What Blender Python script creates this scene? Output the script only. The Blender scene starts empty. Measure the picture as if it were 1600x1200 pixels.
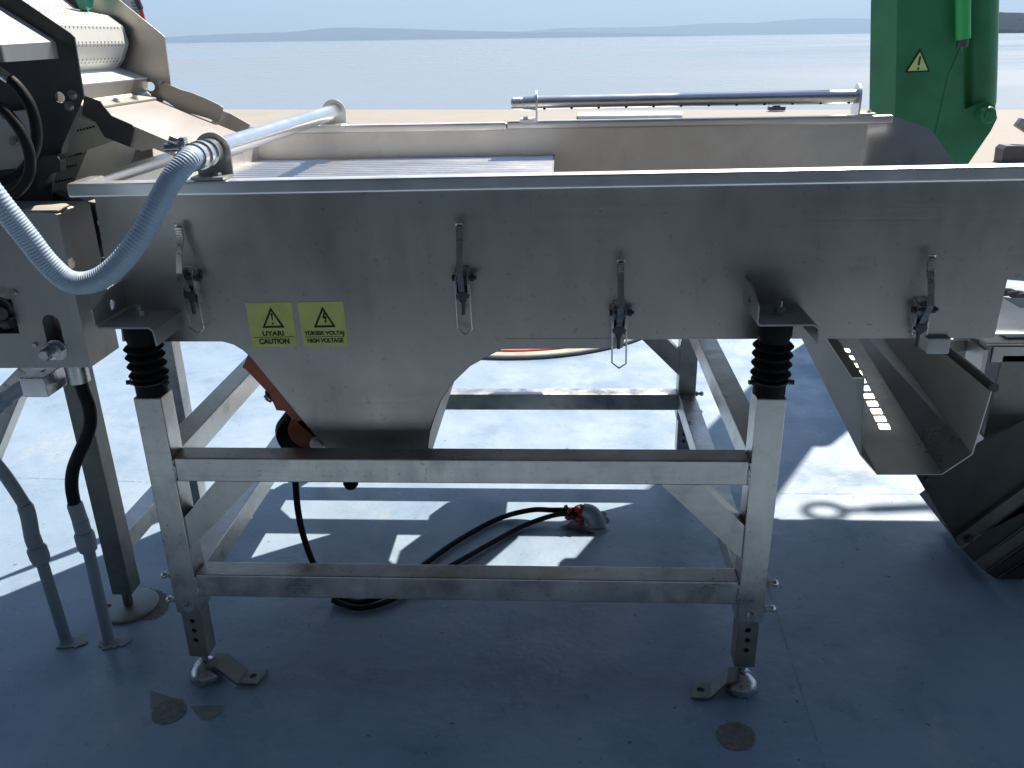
import bpy, bmesh, math, random
import numpy as np
from mathutils import Vector, Matrix
from math import radians, sin, cos, tan, pi
random.seed(7)
S = bpy.context.scene
C = S.collection
# ------------------------------------------------------------------ camera
F, H = 1332.2, 1.44
def _cam(p, r, a):
    fwd = np.array([-sin(a)*cos(p), cos(a)*cos(p), -sin(p)])
    right = np.array([cos(a), sin(a), 0])
    down = np.cross(fwd, right)
    c, s = cos(r), sin(r)
    return np.array([c*right+s*down, -s*right+c*down, fwd])
M = _cam(radians(22.04), radians(1.405), radians(3.714))
cam = bpy.data.cameras.new('camera'); co = bpy.data.objects.new('camera', cam); C.objects.link(co)
cam.sensor_width = 36; cam.lens = F/1600*36; cam.clip_start = 0.05; cam.clip_end = 60000
m4 = Matrix.Identity(4)
for i in range(3):
    m4[i][0] = M[0][i]; m4[i][1] = -M[1][i]; m4[i][2] = -M[2][i]
m4[2][3] = H
co.matrix_world = m4
S.camera = co
# ------------------------------------------------------------------ light
SUN = Vector((0.39, 0.68, 1.0)).normalized()
w = bpy.data.worlds.new("World"); S.world = w; w.use_nodes = True
nt = w.node_tree; bg = nt.nodes['Background']
sky = nt.nodes.new('ShaderNodeTexSky'); sky.sky_type = 'NISHITA'; sky.sun_disc = False
sky.sun_elevation = math.asin(SUN.z); sky.sun_rotation = math.atan2(SUN.x, SUN.y)
sky.dust_density = .7; sky.air_density = 1.0; sky.ozone_density = 2.5
nt.links.new(sky.outputs[0], bg.inputs[0]); bg.inputs[1].default_value = 0.06
sl = bpy.data.lights.new('sun', 'SUN'); sl.energy = 4.6; sl.angle = radians(0.53); sl.color = (1, .915, .79)
so = bpy.data.objects.new('sun', sl); C.objects.link(so); so.location = (3, 5, 8)
so.rotation_euler = SUN.to_track_quat('Z', 'Y').to_euler()
S.view_settings.view_transform = 'Standard'; S.view_settings.look = 'None'
S.view_settings.exposure = 1.18; S.view_settings.gamma = 1.0
S.cycles.max_bounces = 8
S.cycles.volume_bounces = 0
# ------------------------------------------------------------------ pixel -> point helpers (photo pixels, 1600 x 1200)
def ray(x, y): return M.T @ np.array([(x-800)/F, (y-600)/F, 1])
def pY(x, y, Y): d = ray(x, y); return Vector(d*(Y/d[1])) + Vector((0, 0, H))
def pZ(x, y, Z): d = ray(x, y); return Vector(d*((Z-H)/d[2])) + Vector((0, 0, H))
def pX(x, y, X): d = ray(x, y); return Vector(d*(X/d[0])) + Vector((0, 0, H))
def pP(x, y, pt, n):
    d = Vector(ray(x, y)); o = Vector((0, 0, H)); pt = Vector(pt); n = Vector(n)
    return o + d*((pt-o).dot(n)/d.dot(n))
# ------------------------------------------------------------------ materials
def mat(name, col, rough=.5, metal=0., nscale=8, nvar=.15, rvar=.1, bump=0., bscale=60, stain=None, samt=.0, sscale=3,
        stretch=(1, 1, 1), spec=.5, trans=0., ior=1.45, fine=.0, alpha=1., aniso=0., brush=0.):
    m = bpy.data.materials.new(name); m.use_nodes = True
    n = m.node_tree.nodes; L = m.node_tree.links; b = n['Principled BSDF']
    tc = n.new('ShaderNodeTexCoord'); mp = n.new('ShaderNodeMapping'); mp.inputs['Scale'].default_value = stretch
    L.new(tc.outputs['Object'], mp.inputs[0])
    no = n.new('ShaderNodeTexNoise'); no.inputs['Scale'].default_value = nscale; no.inputs['Detail'].default_value = 7
    no.inputs['Roughness'].default_value = .62
    L.new(mp.outputs[0], no.inputs['Vector'])
    mr = n.new('ShaderNodeMapRange'); mr.inputs[1].default_value = .3; mr.inputs[2].default_value = .7
    mr.inputs[3].default_value = 1-nvar; mr.inputs[4].default_value = 1+nvar
    L.new(no.outputs[0], mr.inputs[0])
    hs = n.new('ShaderNodeHueSaturation'); hs.inputs['Color'].default_value = (*col, 1)
    L.new(mr.outputs[0], hs.inputs['Value'])
    out = hs.outputs[0]
    if stain:
        s2 = n.new('ShaderNodeTexNoise'); s2.inputs['Scale'].default_value = sscale; s2.inputs['Detail'].default_value = 8
        s2.inputs['Roughness'].default_value = .7
        L.new(tc.outputs['Object'], s2.inputs['Vector'])
        r2 = n.new('ShaderNodeMapRange'); r2.inputs[1].default_value = .52; r2.inputs[2].default_value = .72
        r2.inputs[3].default_value = 0; r2.inputs[4].default_value = samt
        L.new(s2.outputs[0], r2.inputs[0])
        mx = n.new('ShaderNodeMix'); mx.data_type = 'RGBA'; mx.inputs['B'].default_value = (*stain, 1)
        L.new(r2.outputs[0], mx.inputs['Factor']); L.new(out, mx.inputs['A']); out = mx.outputs['Result']
    if fine:
        s3 = n.new('ShaderNodeTexNoise'); s3.inputs['Scale'].default_value = 90; s3.inputs['Detail'].default_value = 3
        L.new(tc.outputs['Object'], s3.inputs['Vector'])
        r3 = n.new('ShaderNodeMapRange'); r3.inputs[1].default_value = .66; r3.inputs[2].default_value = .72
        r3.inputs[3].default_value = 0; r3.inputs[4].default_value = fine
        L.new(s3.outputs[0], r3.inputs[0])
        mx = n.new('ShaderNodeMix'); mx.data_type = 'RGBA'; mx.inputs['B'].default_value = (.03, .025, .02, 1)
        L.new(r3.outputs[0], mx.inputs['Factor']); L.new(out, mx.inputs['A']); out = mx.outputs['Result']
    L.new(out, b.inputs['Base Color'])
    rr = n.new('ShaderNodeMapRange'); rr.inputs[1].default_value = .3; rr.inputs[2].default_value = .7
    rr.inputs[3].default_value = max(.02, rough-rvar); rr.inputs[4].default_value = min(1, rough+rvar)
    L.new(no.outputs[0], rr.inputs[0]); ro = rr.outputs[0]
    if brush:   # fine grain lines along x and broad handling smears
        m2 = n.new('ShaderNodeMapping'); m2.inputs['Scale'].default_value = (1.5, 40, 190); L.new(tc.outputs['Object'], m2.inputs[0])
        b1 = n.new('ShaderNodeTexNoise'); b1.inputs['Scale'].default_value = 1.6; b1.inputs['Detail'].default_value = 3; L.new(m2.outputs[0], b1.inputs['Vector'])
        m3 = n.new('ShaderNodeMapping'); m3.inputs['Scale'].default_value = (5, 5, 1.1); L.new(tc.outputs['Object'], m3.inputs[0])
        b2 = n.new('ShaderNodeTexNoise'); b2.inputs['Scale'].default_value = 2.3; b2.inputs['Detail'].default_value = 9; b2.inputs['Roughness'].default_value = .7; L.new(m3.outputs[0], b2.inputs['Vector'])
        q1 = n.new('ShaderNodeMath'); q1.operation = 'MULTIPLY_ADD'; q1.inputs[1].default_value = brush*2.2; q1.inputs[2].default_value = -brush*1.1; L.new(b1.outputs[0], q1.inputs[0])
        q2_ = n.new('ShaderNodeMath'); q2_.operation = 'MULTIPLY_ADD'; q2_.inputs[1].default_value = brush*5; q2_.inputs[2].default_value = -brush*2.5; L.new(b2.outputs[0], q2_.inputs[0])
        q3 = n.new('ShaderNodeMath'); L.new(q1.outputs[0], q3.inputs[0]); L.new(q2_.outputs[0], q3.inputs[1])
        q4 = n.new('ShaderNodeMath'); L.new(q3.outputs[0], q4.inputs[0]); L.new(ro, q4.inputs[1]); ro = q4.outputs[0]
    L.new(ro, b.inputs['Roughness'])
    b.inputs['Metallic'].default_value = metal
    b.inputs['Specular IOR Level'].default_value = spec
    b.inputs['Transmission Weight'].default_value = trans; b.inputs['IOR'].default_value = ior
    b.inputs['Alpha'].default_value = alpha
    if bump:
        bn = n.new('ShaderNodeTexNoise'); bn.inputs['Scale'].default_value = bscale; bn.inputs['Detail'].default_value = 4
        L.new(mp.outputs[0], bn.inputs['Vector'])
        bu = n.new('ShaderNodeBump'); bu.inputs['Strength'].default_value = bump; bu.inputs['Distance'].default_value = .01
        L.new(bn.outputs[0], bu.inputs['Height']); L.new(bu.outputs[0], b.inputs['Normal'])
    return m
STEEL = mat('sheet_steel', (.45, .43, .405), .42, .88, 3.5, .14, .07, .03, 14, (.30, .29, .28), .6, 2.2, (1, 1, .55), fine=.25, brush=.07)
STEEL_IN = mat('inner_steel', (.74, .72, .69), .40, .6, 5, .15, .08, .03, 14, (.45, .42, .38), .5, 3)
TUBE = mat('tube_steel', (.47, .465, .45), .36, .92, 16, .2, .1, .05, 40, (.22, .205, .19), .75, 5, fine=.35, brush=.06)
RIM = mat('rim_steel', (.78, .79, .80), .36, .9, 4, .07, .05, 0, 20, (.62, .61, .60), .3, 5, brush=.04)
PIPE = mat('pipe_steel', (.74, .74, .74), .24, .9, 9, .05, .04, 0, 20, (.60, .54, .44), .4, 6)
SHINY = mat('cast_steel', (.55, .55, .55), .25, .95, 20, .2, .08, .1, 50)
BRACKET = mat('bracket_steel', (.38, .385, .39), .45, .85, 12, .15, .08, .03, 30)
LATCH = mat('latch_steel', (.55, .55, .55), .28, .95, 30, .15, .08)
SHADED = mat('shaded_steel', (.22, .22, .215), .5, .8, 6, .2, .1)  # darker copy of the steel, shade put into its colour
DARK = mat('dark_steel', (.085, .088, .095), .5, .7, 6, .25, .1, .04, 20, (.07, .06, .055), .5, 5)
BOXM = mat('box_steel', (.42, .41, .40), .5, .75, 7, .2, .08, .03, 20, (.14, .12, .10), .6, 4, (1, 1, .3))
RUBBER = mat('black_rubber', (.007, .007, .009), .62, 0, 20, .3, .1, .05, 60, spec=.18)
CABLE = mat('black_cable', (.010, .011, .013), .62, 0, 20, .3, .1, spec=.25)
BLACK = mat('hole_black', (.004, .004, .004), .9, 0, spec=.05)
DECKP = mat('paint_grey_blue', (.29, .35, .41), .5, 0, 12, .1, .1, .05, 60)
ORANGE = mat('orange_paint', (.42, .11, .055), .45, 0, 14, .3, .1, .08, 50, (.12, .05, .03), .6, 12)
REDGOO = mat('red_sealant', (.26, .03, .028), .35, 0, 30, .4, .1, .3, 60, (.05, .01, .01), .9, 25)
YEL = mat('yellow_sticker', (.68, .72, .22), .42, 0, 14, .08, .05, 0, 60, (.42, .46, .16), .5, 16)
PRINT = mat('black_print', (.012, .02, .008), .5, 0)
GREEN = mat('green_paint', (.036, .185, .072), .40, 0, 5, .2, .12, .05, 20, (.05, .12, .07), .55, 3, fine=.25)
GREEN_LIT = mat('lit_green_paint', (.05, .42, .10), .38, 0, 3, .1, .08)  # lit copy of the green, sunlight on the rod put into the colour
TEAL = mat('teal_paint', (.02, .22, .17), .4, 0)
BELT = mat('white_belt', (.60, .61, .58), .45, 0, 20, .05, .05, .03, 60, (.5, .5, .45), .4, 10)
BELTD = mat('grubby_belt', (.42, .43, .38), .5, 0, 20, .1, .05, .03, 60, (.25, .25, .2), .5, 10)
WHITE = mat('white_paint', (.7, .7, .7), .5, 0)
RED = mat('red_paint', (.5, .05, .04), .5, 0)
GREYP = mat('grey_plastic', (.32, .33, .33), .5, 0)
ROPE = mat('rope_fibre', (.10, .10, .09), .9, 0, 40, .4, .05, .5, 120, spec=.1)
SCRAPE = mat('bare_deck', (.17, .165, .15), .7, 0, 60, .35, .1, .4, 90, (.06, .055, .05), .8, 40)
SCRAPE2 = mat('primer_patch', (.20, .21, .20), .7, 0, 40, .15, .1, .1, 90)
WEAR = mat('worn_dark_steel', (.24, .245, .235), .5, .6, 10, .35, .15, .1, 30, (.30, .29, .25), .5, 9)
# hose: translucent ribbed pvc
HOSE = mat('clear_hose', (.39, .49, .62), .42, 0, 20, .08, .05, spec=.5)
# deck paint ---------------------------------------------------------
def deck_mat():
    m = bpy.data.materials.new('deck_paint'); m.use_nodes = True
    n = m.node_tree.nodes; L = m.node_tree.links; b = n['Principled BSDF']
    g = n.new('ShaderNodeNewGeometry')
    def noise(sc, det=6, ro=.6, st=(1, 1, 1)):
        mp = n.new('ShaderNodeMapping'); mp.inputs['Scale'].default_value = st; L.new(g.outputs['Position'], mp.inputs[0])
        t = n.new('ShaderNodeTexNoise'); t.inputs['Scale'].default_value = sc; t.inputs['Detail'].default_value = det
        t.inputs['Roughness'].default_value = ro; L.new(mp.outputs[0], t.inputs['Vector']); return t.outputs[0]
    def rng(s, a, b_, c, d):
        r = n.new('ShaderNodeMapRange'); r.interpolation_type = 'SMOOTHSTEP'
        for i, v in enumerate((a, b_, c, d)): r.inputs[i+1].default_value = v
        L.new(s, r.inputs[0]); return r.outputs[0]
    def mix(f, A, B):
        x = n.new('ShaderNodeMix'); x.data_type = 'RGBA'; L.new(f, x.inputs['Factor'])
        if isinstance(A, tuple): x.inputs['A'].default_value = (*A, 1)
        else: L.new(A, x.inputs['A'])
        if isinstance(B, tuple): x.inputs['B'].default_value = (*B, 1)
        else: L.new(B, x.inputs['B'])
        return x.outputs['Result']
    c = mix(rng(noise(1.3), .35, .65, 0, 1), (.225, .31, .415), (.29, .37, .465))
    c = mix(rng(noise(4, 9, .72), .45, .75, 0, .75), c, (.15, .225, .32))
    c = mix(rng(noise(2.2, 9, .78, (1, .5, 1)), .54, .72, 0, .65), c, (.44, .45, .44))
    c = mix(rng(noise(45, 2, .5), .70, .76, 0, .75), c, (.05, .06, .07))
    c = mix(rng(noise(3.1, 5, .6), .66, .78, 0, .45), c, (.46, .25, .12))
    L.new(c, b.inputs['Base Color'])
    L.new(rng(noise(5, 6), .3, .7, .24, .56), b.inputs['Roughness'])
    bu = n.new('ShaderNodeBump'); bu.inputs['Strength'].default_value = .25; bu.inputs['Distance'].default_value = .006
    L.new(noise(28, 5), bu.inputs['Height']); L.new(bu.outputs[0], b.inputs['Normal'])
    return m
DECK = deck_mat()
# ------------------------------------------------------------------ mesh helpers
def link(name, bm, m, parent=None, smooth=35, wn=True, **props):
    bmesh.ops.recalc_face_normals(bm, faces=bm.faces)
    me = bpy.data.meshes.new(name); bm.to_mesh(me); bm.free()
    me.materials.append(m)
    if smooth:
        me.polygons.foreach_set('use_smooth', [True]*len(me.polygons)); me.set_sharp_from_angle(angle=radians(smooth))
    o = bpy.data.objects.new(name, me); C.objects.link(o)
    if smooth and wn: md = o.modifiers.new('n', 'WEIGHTED_NORMAL'); md.keep_sharp = True; md.weight = 80
    if parent: o.parent = parent
    for k, v in props.items(): o[k] = v
    return o
def thing(name, label, cat, group=None, loc=(0, 0, 0)):
    o = bpy.data.objects.new(name, None); C.objects.link(o); o.empty_display_size = .1
    o['label'] = label; o['category'] = cat
    if group: o['group'] = group
    return o
def B(): return bmesh.new()
def poly(bm, pts): return bm.faces.new([bm.verts.new(p) for p in pts])
def prism(bm, pts, off):
    off = Vector(off); a = [bm.verts.new(p) for p in pts]; b = [bm.verts.new(Vector(p)+off) for p in pts]
    bm.faces.new(a); bm.faces.new(b[::-1])
    for i in range(len(a)):
        j = (i+1) % len(a); bm.faces.new((a[i], b[i], b[j], a[j]))
def hexa(bm, a, b, bev=0):
    "loft between two 4-point rings"
    va = [bm.verts.new(p) for p in a]; vb = [bm.verts.new(p) for p in b]
    fs = [bm.faces.new(va), bm.faces.new(vb[::-1])]
    k = len(va)
    for i in range(k):
        j = (i+1) % k; fs.append(bm.faces.new((va[i], vb[i], vb[j], va[j])))
    if bev:
        es = list({e for f in fs for e in f.edges})
        bmesh.ops.bevel(bm, geom=es, offset=bev, segments=2, affect='EDGES', profile=.5)
def box(bm, x0, x1, y0, y1, z0, z1, bev=0):
    hexa(bm, [(x0, y0, z0), (x1, y0, z0), (x1, y1, z0), (x0, y1, z0)], [(x0, y0, z1), (x1, y0, z1), (x1, y1, z1), (x0, y1, z1)], bev)
def frame_of(d, up=(0, 0, 1)):
    d = Vector(d).normalized(); u = Vector(up)
    if abs(d.dot(u)) > .98: u = Vector((0, 1, 0))
    s = d.cross(u).normalized(); return d, s, s.cross(d).normalized()
def bar(bm, p, q, wd, ht, bev=0, up=(0, 0, 1)):
    p = Vector(p); q = Vector(q); d, s, u = frame_of(q-p, up)
    r = lambda c: [c+s*wd/2+u*ht/2, c-s*wd/2+u*ht/2, c-s*wd/2-u*ht/2, c+s*wd/2-u*ht/2]
    hexa(bm, r(p), r(q), bev)
def cyl(bm, p, q, r0, r1=None, n=20):
    lathe(bm, p, q, [(0, 0), (0, r0), (1, r0 if r1 is None else r1), (1, 0)], n)
def lathe(bm, p, q, prof, n=24):
    "prof: (t along p->q, radius)"
    p = Vector(p); q = Vector(q); d, s, u = frame_of(q-p); prev = None
    for t, r in prof:
        c = p+(q-p)*t
        if r < 1e-6: ring = [bm.verts.new(c)]
        else: ring = [bm.verts.new(c+s*r*cos(2*pi*i/n)+u*r*sin(2*pi*i/n)) for i in range(n)]
        if prev is not None:
            a, b = prev, ring
            for i in range(n):
                j = (i+1) % n
                if len(a) == 1 and len(b) == 1: break
                if len(a) == 1: bm.faces.new((a[0], b[i], b[j]))
                elif len(b) == 1: bm.faces.new((a[i], b[0], a[j]))
                else: bm.faces.new((a[i], b[i], b[j], a[j]))
        prev = ring
def spline(pts, n=8):
    pts = [Vector(p) for p in pts]; P = [2*pts[0]-pts[1]]+pts+[2*pts[-1]-pts[-2]]; out = []
    for i in range(1, len(P)-2):
        for k in range(n):
            t = k/n; a, b, c, d = P[i-1:i+3]
            out.append(.5*((2*b)+(c-a)*t+(2*a-5*b+4*c-d)*t*t+(3*b-a-3*c+d)*t**3))
    out.append(pts[-1]); return out
def tube(bm, path, r, n=12, cap=True):
    path = [Vector(p) for p in path]; prev = None; u = None
    for i, c in enumerate(path):
        d = (path[min(i+1, len(path)-1)]-path[max(i-1, 0)]).normalized()
        if u is None: _, s, u = frame_of(d)
        u = (u-d*u.dot(d)).normalized(); s = d.cross(u)
        rr = r(i/(len(path)-1)) if callable(r) else r
        ring = [bm.verts.new(c+s*rr*cos(2*pi*k/n)+u*rr*sin(2*pi*k/n)) for k in range(n)]
        if prev:
            for k in range(n): bm.faces.new((prev[k], prev[(k+1) % n], ring[(k+1) % n], ring[k]))
        elif cap: bm.faces.new(ring)
        prev = ring
    if cap: bm.faces.new(prev[::-1])
def bent(bm, prof, ext, th):
    "bent strip: prof polyline of 3D points, extruded by vector ext, thickness th"
    prof = [Vector(p) for p in prof]; ext = Vector(ext); off = []
    for i in range(len(prof)):
        a = prof[i]-prof[i-1] if i else prof[1]-prof[0]; b = prof[i+1]-prof[i] if i < len(prof)-1 else a
        na = ext.cross(a).normalized(); nb = ext.cross(b).normalized(); m_ = (na+nb).normalized()
        off.append(m_*(th/max(.4, m_.dot(na))))
    ring = lambda e: ([bm.verts.new(p+e) for p in prof], [bm.verts.new(p+o+e) for p, o in zip(prof, off)])
    a, b = ring(Vector()), ring(ext)
    for i in range(len(prof)-1):
        bm.faces.new((a[0][i], a[0][i+1], b[0][i+1], b[0][i])); bm.faces.new((a[1][i], b[1][i], b[1][i+1], a[1][i+1]))
        bm.faces.new((a[0][i], a[1][i], a[1][i+1], a[0][i+1])); bm.faces.new((b[0][i], b[0][i+1], b[1][i+1], b[1][i]))
    for i in (0, -1): bm.faces.new((a[0][i], b[0][i], b[1][i], a[1][i]))
def cut(o, cutter_bm):
    me = bpy.data.meshes.new('t'); bmesh.ops.recalc_face_normals(cutter_bm, faces=cutter_bm.faces); cutter_bm.to_mesh(me); cutter_bm.free()
    c = bpy.data.objects.new('t', me); C.objects.link(c)
    o.modifiers.clear(); md = o.modifiers.new('b', 'BOOLEAN'); md.operation = 'DIFFERENCE'; md.object = c; md.solver = 'EXACT'
    if o.parent is not None: pass
    dg = bpy.context.evaluated_depsgraph_get(); dg.update()
    nm = bpy.data.meshes.new_from_object(o.evaluated_get(dg)); nm.name = o.data.name
    o.modifiers.clear(); o.data = nm
    if any(p.use_smooth for p in nm.polygons): md = o.modifiers.new('n', 'WEIGHTED_NORMAL'); md.keep_sharp = True; md.weight = 80
    bpy.data.objects.remove(c); bpy.data.meshes.remove(me)
def hexbolt(bm, p, d, r=.008, h=.006, stud=0):
    p = Vector(p); d = Vector(d).normalized()
    cyl(bm, p, p+d*.0015, r*1.45, n=16); cyl(bm, p+d*.0015, p+d*(.0015+h), r, n=6)
    if stud: cyl(bm, p+d*h, p+d*(h+stud), r*.55, n=10)
def bolt(par, m, p, d, r=.008, h=.006, stud=0, extra=None):
    bm = B(); hexbolt(bm, p, d, r, h, stud)
    return link('bolt', bm, m, par)
# ================================================================== SETTING
HEEL = tan(radians(.57))                       # the boat lists a little against the horizon
def tl(x, y, z): return Vector((x, y, z-HEEL*x))
def pH(x, y, z): return pP(x, y, (0, 0, z), (HEEL, 0, 1))
bm = B(); box(bm, -7, 9, -5, 6.9, -.3, 0); link('deck', bm, DECK, kind='structure', smooth=0)
def far_mat(name, col, var=.1, sc=.4, rough=.8):
    return mat(name, col, rough, 0, sc, var, .05, spec=0)
QUAY = mat('quay_concrete', (.31, .285, .255), .85, 0, .8, .06, .05, stain=(.26, .225, .195), samt=.5, sscale=.6)
bm = B()
fe = [pH(x, 171.3, -.12) for x in (-900, 2600)]
prism(bm, [tl(-26, 7.4, -.12), tl(26, 7.4, -.12), fe[1], fe[0]], (0, 0, -3)); link('quay', bm, QUAY, kind='structure', smooth=0)
# sea
def sea_mat():
    m = bpy.data.materials.new('sea_water'); m.use_nodes = True
    n = m.node_tree.nodes; L = m.node_tree.links; b = n['Principled BSDF']
    b.inputs['Base Color'].default_value = (.23, .255, .28, 1); b.inputs['Roughness'].default_value = .22
    b.inputs['IOR'].default_value = 1.33
    g = n.new('ShaderNodeNewGeometry')
    hs = []
    for sc, st, wt in ((.9, (.35, 1, 1), .6), (.11, (.3, 1, 1), 1.0), (3.5, (.5, 1, 1), .25)):
        mp = n.new('ShaderNodeMapping'); mp.inputs['Scale'].default_value = st; L.new(g.outputs['Position'], mp.inputs[0])
        t = n.new('ShaderNodeTexNoise'); t.inputs['Scale'].default_value = sc; t.inputs['Detail'].default_value = 6
        L.new(mp.outputs[0], t.inputs['Vector'])
        k = n.new('ShaderNodeMath'); k.operation = 'MULTIPLY'; k.inputs[1].default_value = wt; L.new(t.outputs[0], k.inputs[0]); hs.append(k.outputs[0])
    a = n.new('ShaderNodeMath'); L.new(hs[0], a.inputs[0]); L.new(hs[1], a.inputs[1])
    a2 = n.new('ShaderNodeMath'); L.new(a.outputs[0], a2.inputs[0]); L.new(hs[2], a2.inputs[1])
    bu = n.new('ShaderNodeBump'); bu.inputs['Strength'].default_value = .4; bu.inputs['Distance'].default_value = .22
    L.new(a2.outputs[0], bu.inputs['Height']); L.new(bu.outputs[0], b.inputs['Normal'])
    # slicks: patches of calmer and rougher water
    mp = n.new('ShaderNodeMapping'); mp.inputs['Scale'].default_value = (.004, .02, 1); L.new(g.outputs['Position'], mp.inputs[0])
    t = n.new('ShaderNodeTexNoise'); t.inputs['Scale'].default_value = 1; t.inputs['Detail'].default_value = 5; L.new(mp.outputs[0], t.inputs['Vector'])
    r = n.new('ShaderNodeMapRange'); r.inputs[1].default_value = .35; r.inputs[2].default_value = .65; r.inputs[3].default_value = .12; r.inputs[4].default_value = .34
    L.new(t.outputs[0], r.inputs[0]); L.new(r.outputs[0], b.inputs['Roughness'])
    return m
bm = B(); poly(bm, [tl(-12000, 12, -2), tl(12000, 12, -2), tl(16000, 22000, -2), tl(-16000, 22000, -2)]); link('sea', bm, sea_mat(), kind='structure', smooth=0)
# hills on the far shore: ridge lines traced at their distances, each with a body behind it
def hills(dist, ridge, m, depth):
    rnd = random.Random(int(dist)); bm = B(); xs = [p[0] for p in ridge]
    cols = []
    x = xs[0]
    while x <= xs[-1]:
        yv = np.interp(x, xs, [p[1] for p in ridge]) + rnd.uniform(-.25, .25)
        top = pY(x, yv, dist); base = top.copy(); base.z = -2-HEEL*top.x-6
        rows = []
        hgt = top.z-base.z
        for k in range(7):
            f = k/6
            rows.append(bm.verts.new((base.x+rnd.uniform(-.02, .02)*depth, dist-depth*(1-f)+rnd.uniform(-.1, .1)*depth*(f < 1 and f > 0), base.z+hgt*(f**.8) if f < 1 else top.z)))
        rows.append(bm.verts.new((base.x*1.1, dist+depth, base.z)))
        cols.append(rows); x += 9
    for a, b in zip(cols, cols[1:]):
        for k in range(7): bm.faces.new((a[k], a[k+1], b[k+1], b[k]))
    return link('hills', bm, m, kind='structure', smooth=60)
HILL = far_mat('hill_scrub', (.045, .055, .05), .35, .003)
hills(15000, [(-400, 58), (200, 60), (270, 57), (330, 54), (400, 51.5), (450, 50), (500, 45), (520, 43), (560, 43), (600, 44), (640, 45), (700, 47), (760, 49), (840, 50), (900, 50.5), (1100, 54)], HILL, 1800)
hills(21000, [(780, 52), (840, 47), (880, 43.5), (960, 43), (1040, 41), (1110, 36), (1180, 36), (1230, 31), (1290, 28), (1360, 29), (1450, 33), (1600, 40)], HILL, 2500)
hills(2300, [(1440, 40), (1500, 24), (1560, 18), (1600, 21), (1640, 18), (1800, 14), (2100, 22)], far_mat('near_hill', (.012, .018, .028), .003), 700)
bm = B(); prism(bm, [pH(903, 186, -.1), pH(1066, 184.5, -.1), pH(1066, 179, -.1), pH(903, 180, -.1)], (0, 0, .06))
o = link('concrete_slab', bm, WHITE, smooth=0, label='pale thin slab lying flat on the quay behind the trough', category='slab')
bm = B(); c = pH(1213, 172.5, -.1); box(bm, c.x-.18, c.x+.18, c.y-.1, c.y+.1, c.z, c.z+.09, .02); lathe(bm, (c.x, c.y, c.z+.09), (c.x, c.y, c.z+.15), [(0, 0), (0, .08), (.6, .06), (1, .1), (1, 0)], 12)
link('mooring_cleat', bm, DARK, label='small dark cleat far off at the edge of the quay', category='cleat')
# dark bollard-like block on the quay at the right
bm = B(); p0 = pH(1562, 252, -.1); 
prism(bm, [pY(1564, 262, p0.y), pY(1568, 233, p0.y), pY(1574, 228, p0.y), pY(1592, 228, p0.y), pY(1660, 231, p0.y), pY(1660, 262, p0.y)], (.0, .22, 0))
t = thing('bollard', 'dark squat mooring bollard on the beige quay right of the green crane', 'bollard')
link('base', bm, DARK, t)
bm = B(); bar(bm, pY(1590, 190, p0.y+.3), pY(1660, 236, p0.y+.3), .12, .12, .02); link('arm', bm, WEAR, t)
# mooring rope ------------------------------------------------------
def rope(path, r, name, label):
    bm = B(); P = spline(path, 14); L = 0
    fr = None; u = None; strands = [[] for _ in range(3)]
    for i, c in enumerate(P):
        d = (P[min(i+1, len(P)-1)]-P[max(i-1, 0)]).normalized()
        if u is None: _, s, u = frame_of(d)
        u = (u-d*u.dot(d)).normalized(); s = d.cross(u)
        if i: L += (P[i]-P[i-1]).length
        for k in range(3):
            a = L/(r*7)*2*pi+k*2*pi/3; strands[k].append(c+(s*cos(a)+u*sin(a))*r*.5)
    for st in strands: tube(bm, st, r*.58, 8)
    return link(name, bm, ROPE, label=label, category='rope', group='mooring ropes on the deck')
a, b_ = pZ(1540, 462, .03), pZ(1600, 460, .03)
rope([pZ(1530, 450, .03), pZ(1565, 455, .03), pZ(1600, 462, .03), pZ(1650, 470, .03), pZ(1720, 485, .03)], .024, 'mooring_rope', 'upper of two dark braided ropes lying on the white deck')
rope([pZ(1520, 470, .03), pZ(1560, 474, .03), pZ(1600, 483, .03), pZ(1650, 490, .03), pZ(1720, 505, .03)], .026, 'mooring_rope', 'lower, nearer of two dark braided ropes lying on deck')
# deck marks --------------------------------------------------------
def patch(pts, z, m, name, label, cat, grp=None):
    bm = B(); P = [pZ(x, y, z) for x, y in pts]; c = sum(P, Vector())/len(P); rnd = random.Random(len(label)); Q = []
    for i in range(len(P)):
        for k in range(8):
            q = P[i].lerp(P[(i+1) % len(P)], k/8); q += (q-c)*rnd.uniform(-.07, .07); Q.append(q)
    f = poly(bm, Q); bmesh.ops.triangulate(bm, faces=bm.faces)
    kw = dict(label=label, category=cat)
    if grp: kw['group'] = grp
    return link(name, bm, m, smooth=0, **kw)
def ell(cx, cy, rx, ry, n=14, rot=0): return [(cx+rx*cos(2*pi*i/n)*cos(rot)-ry*sin(2*pi*i/n)*sin(rot), cy+rx*cos(2*pi*i/n)*sin(rot)+ry*sin(2*pi*i/n)*cos(rot)) for i in range(n)]
G = 'bare patches in the deck paint'
patch(ell(264, 1112, 29, 18, rot=-.35), .0012, SCRAPE, 'paint_chip', 'dark oval bare spot in the deck before left front foot', 'paint chip', G)
patch([(234, 1078), (262, 1088), (290, 1094), (262, 1098), (236, 1108)], .0008, SCRAPE2, 'paint_chip', 'grey triangular scuff just behind the dark oval spot at left', 'paint chip', G)
patch([(299, 1103), (350, 1102), (345, 1114), (330, 1124), (314, 1124)], .0008, SCRAPE2, 'paint_chip', 'flat half round grey patch right of the dark oval spot', 'paint chip', G)
patch(ell(1150, 1150, 31, 22, rot=.2), .0012, SCRAPE, 'paint_chip', 'worn oval patch on the deck before right front foot', 'paint chip', G)
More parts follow.
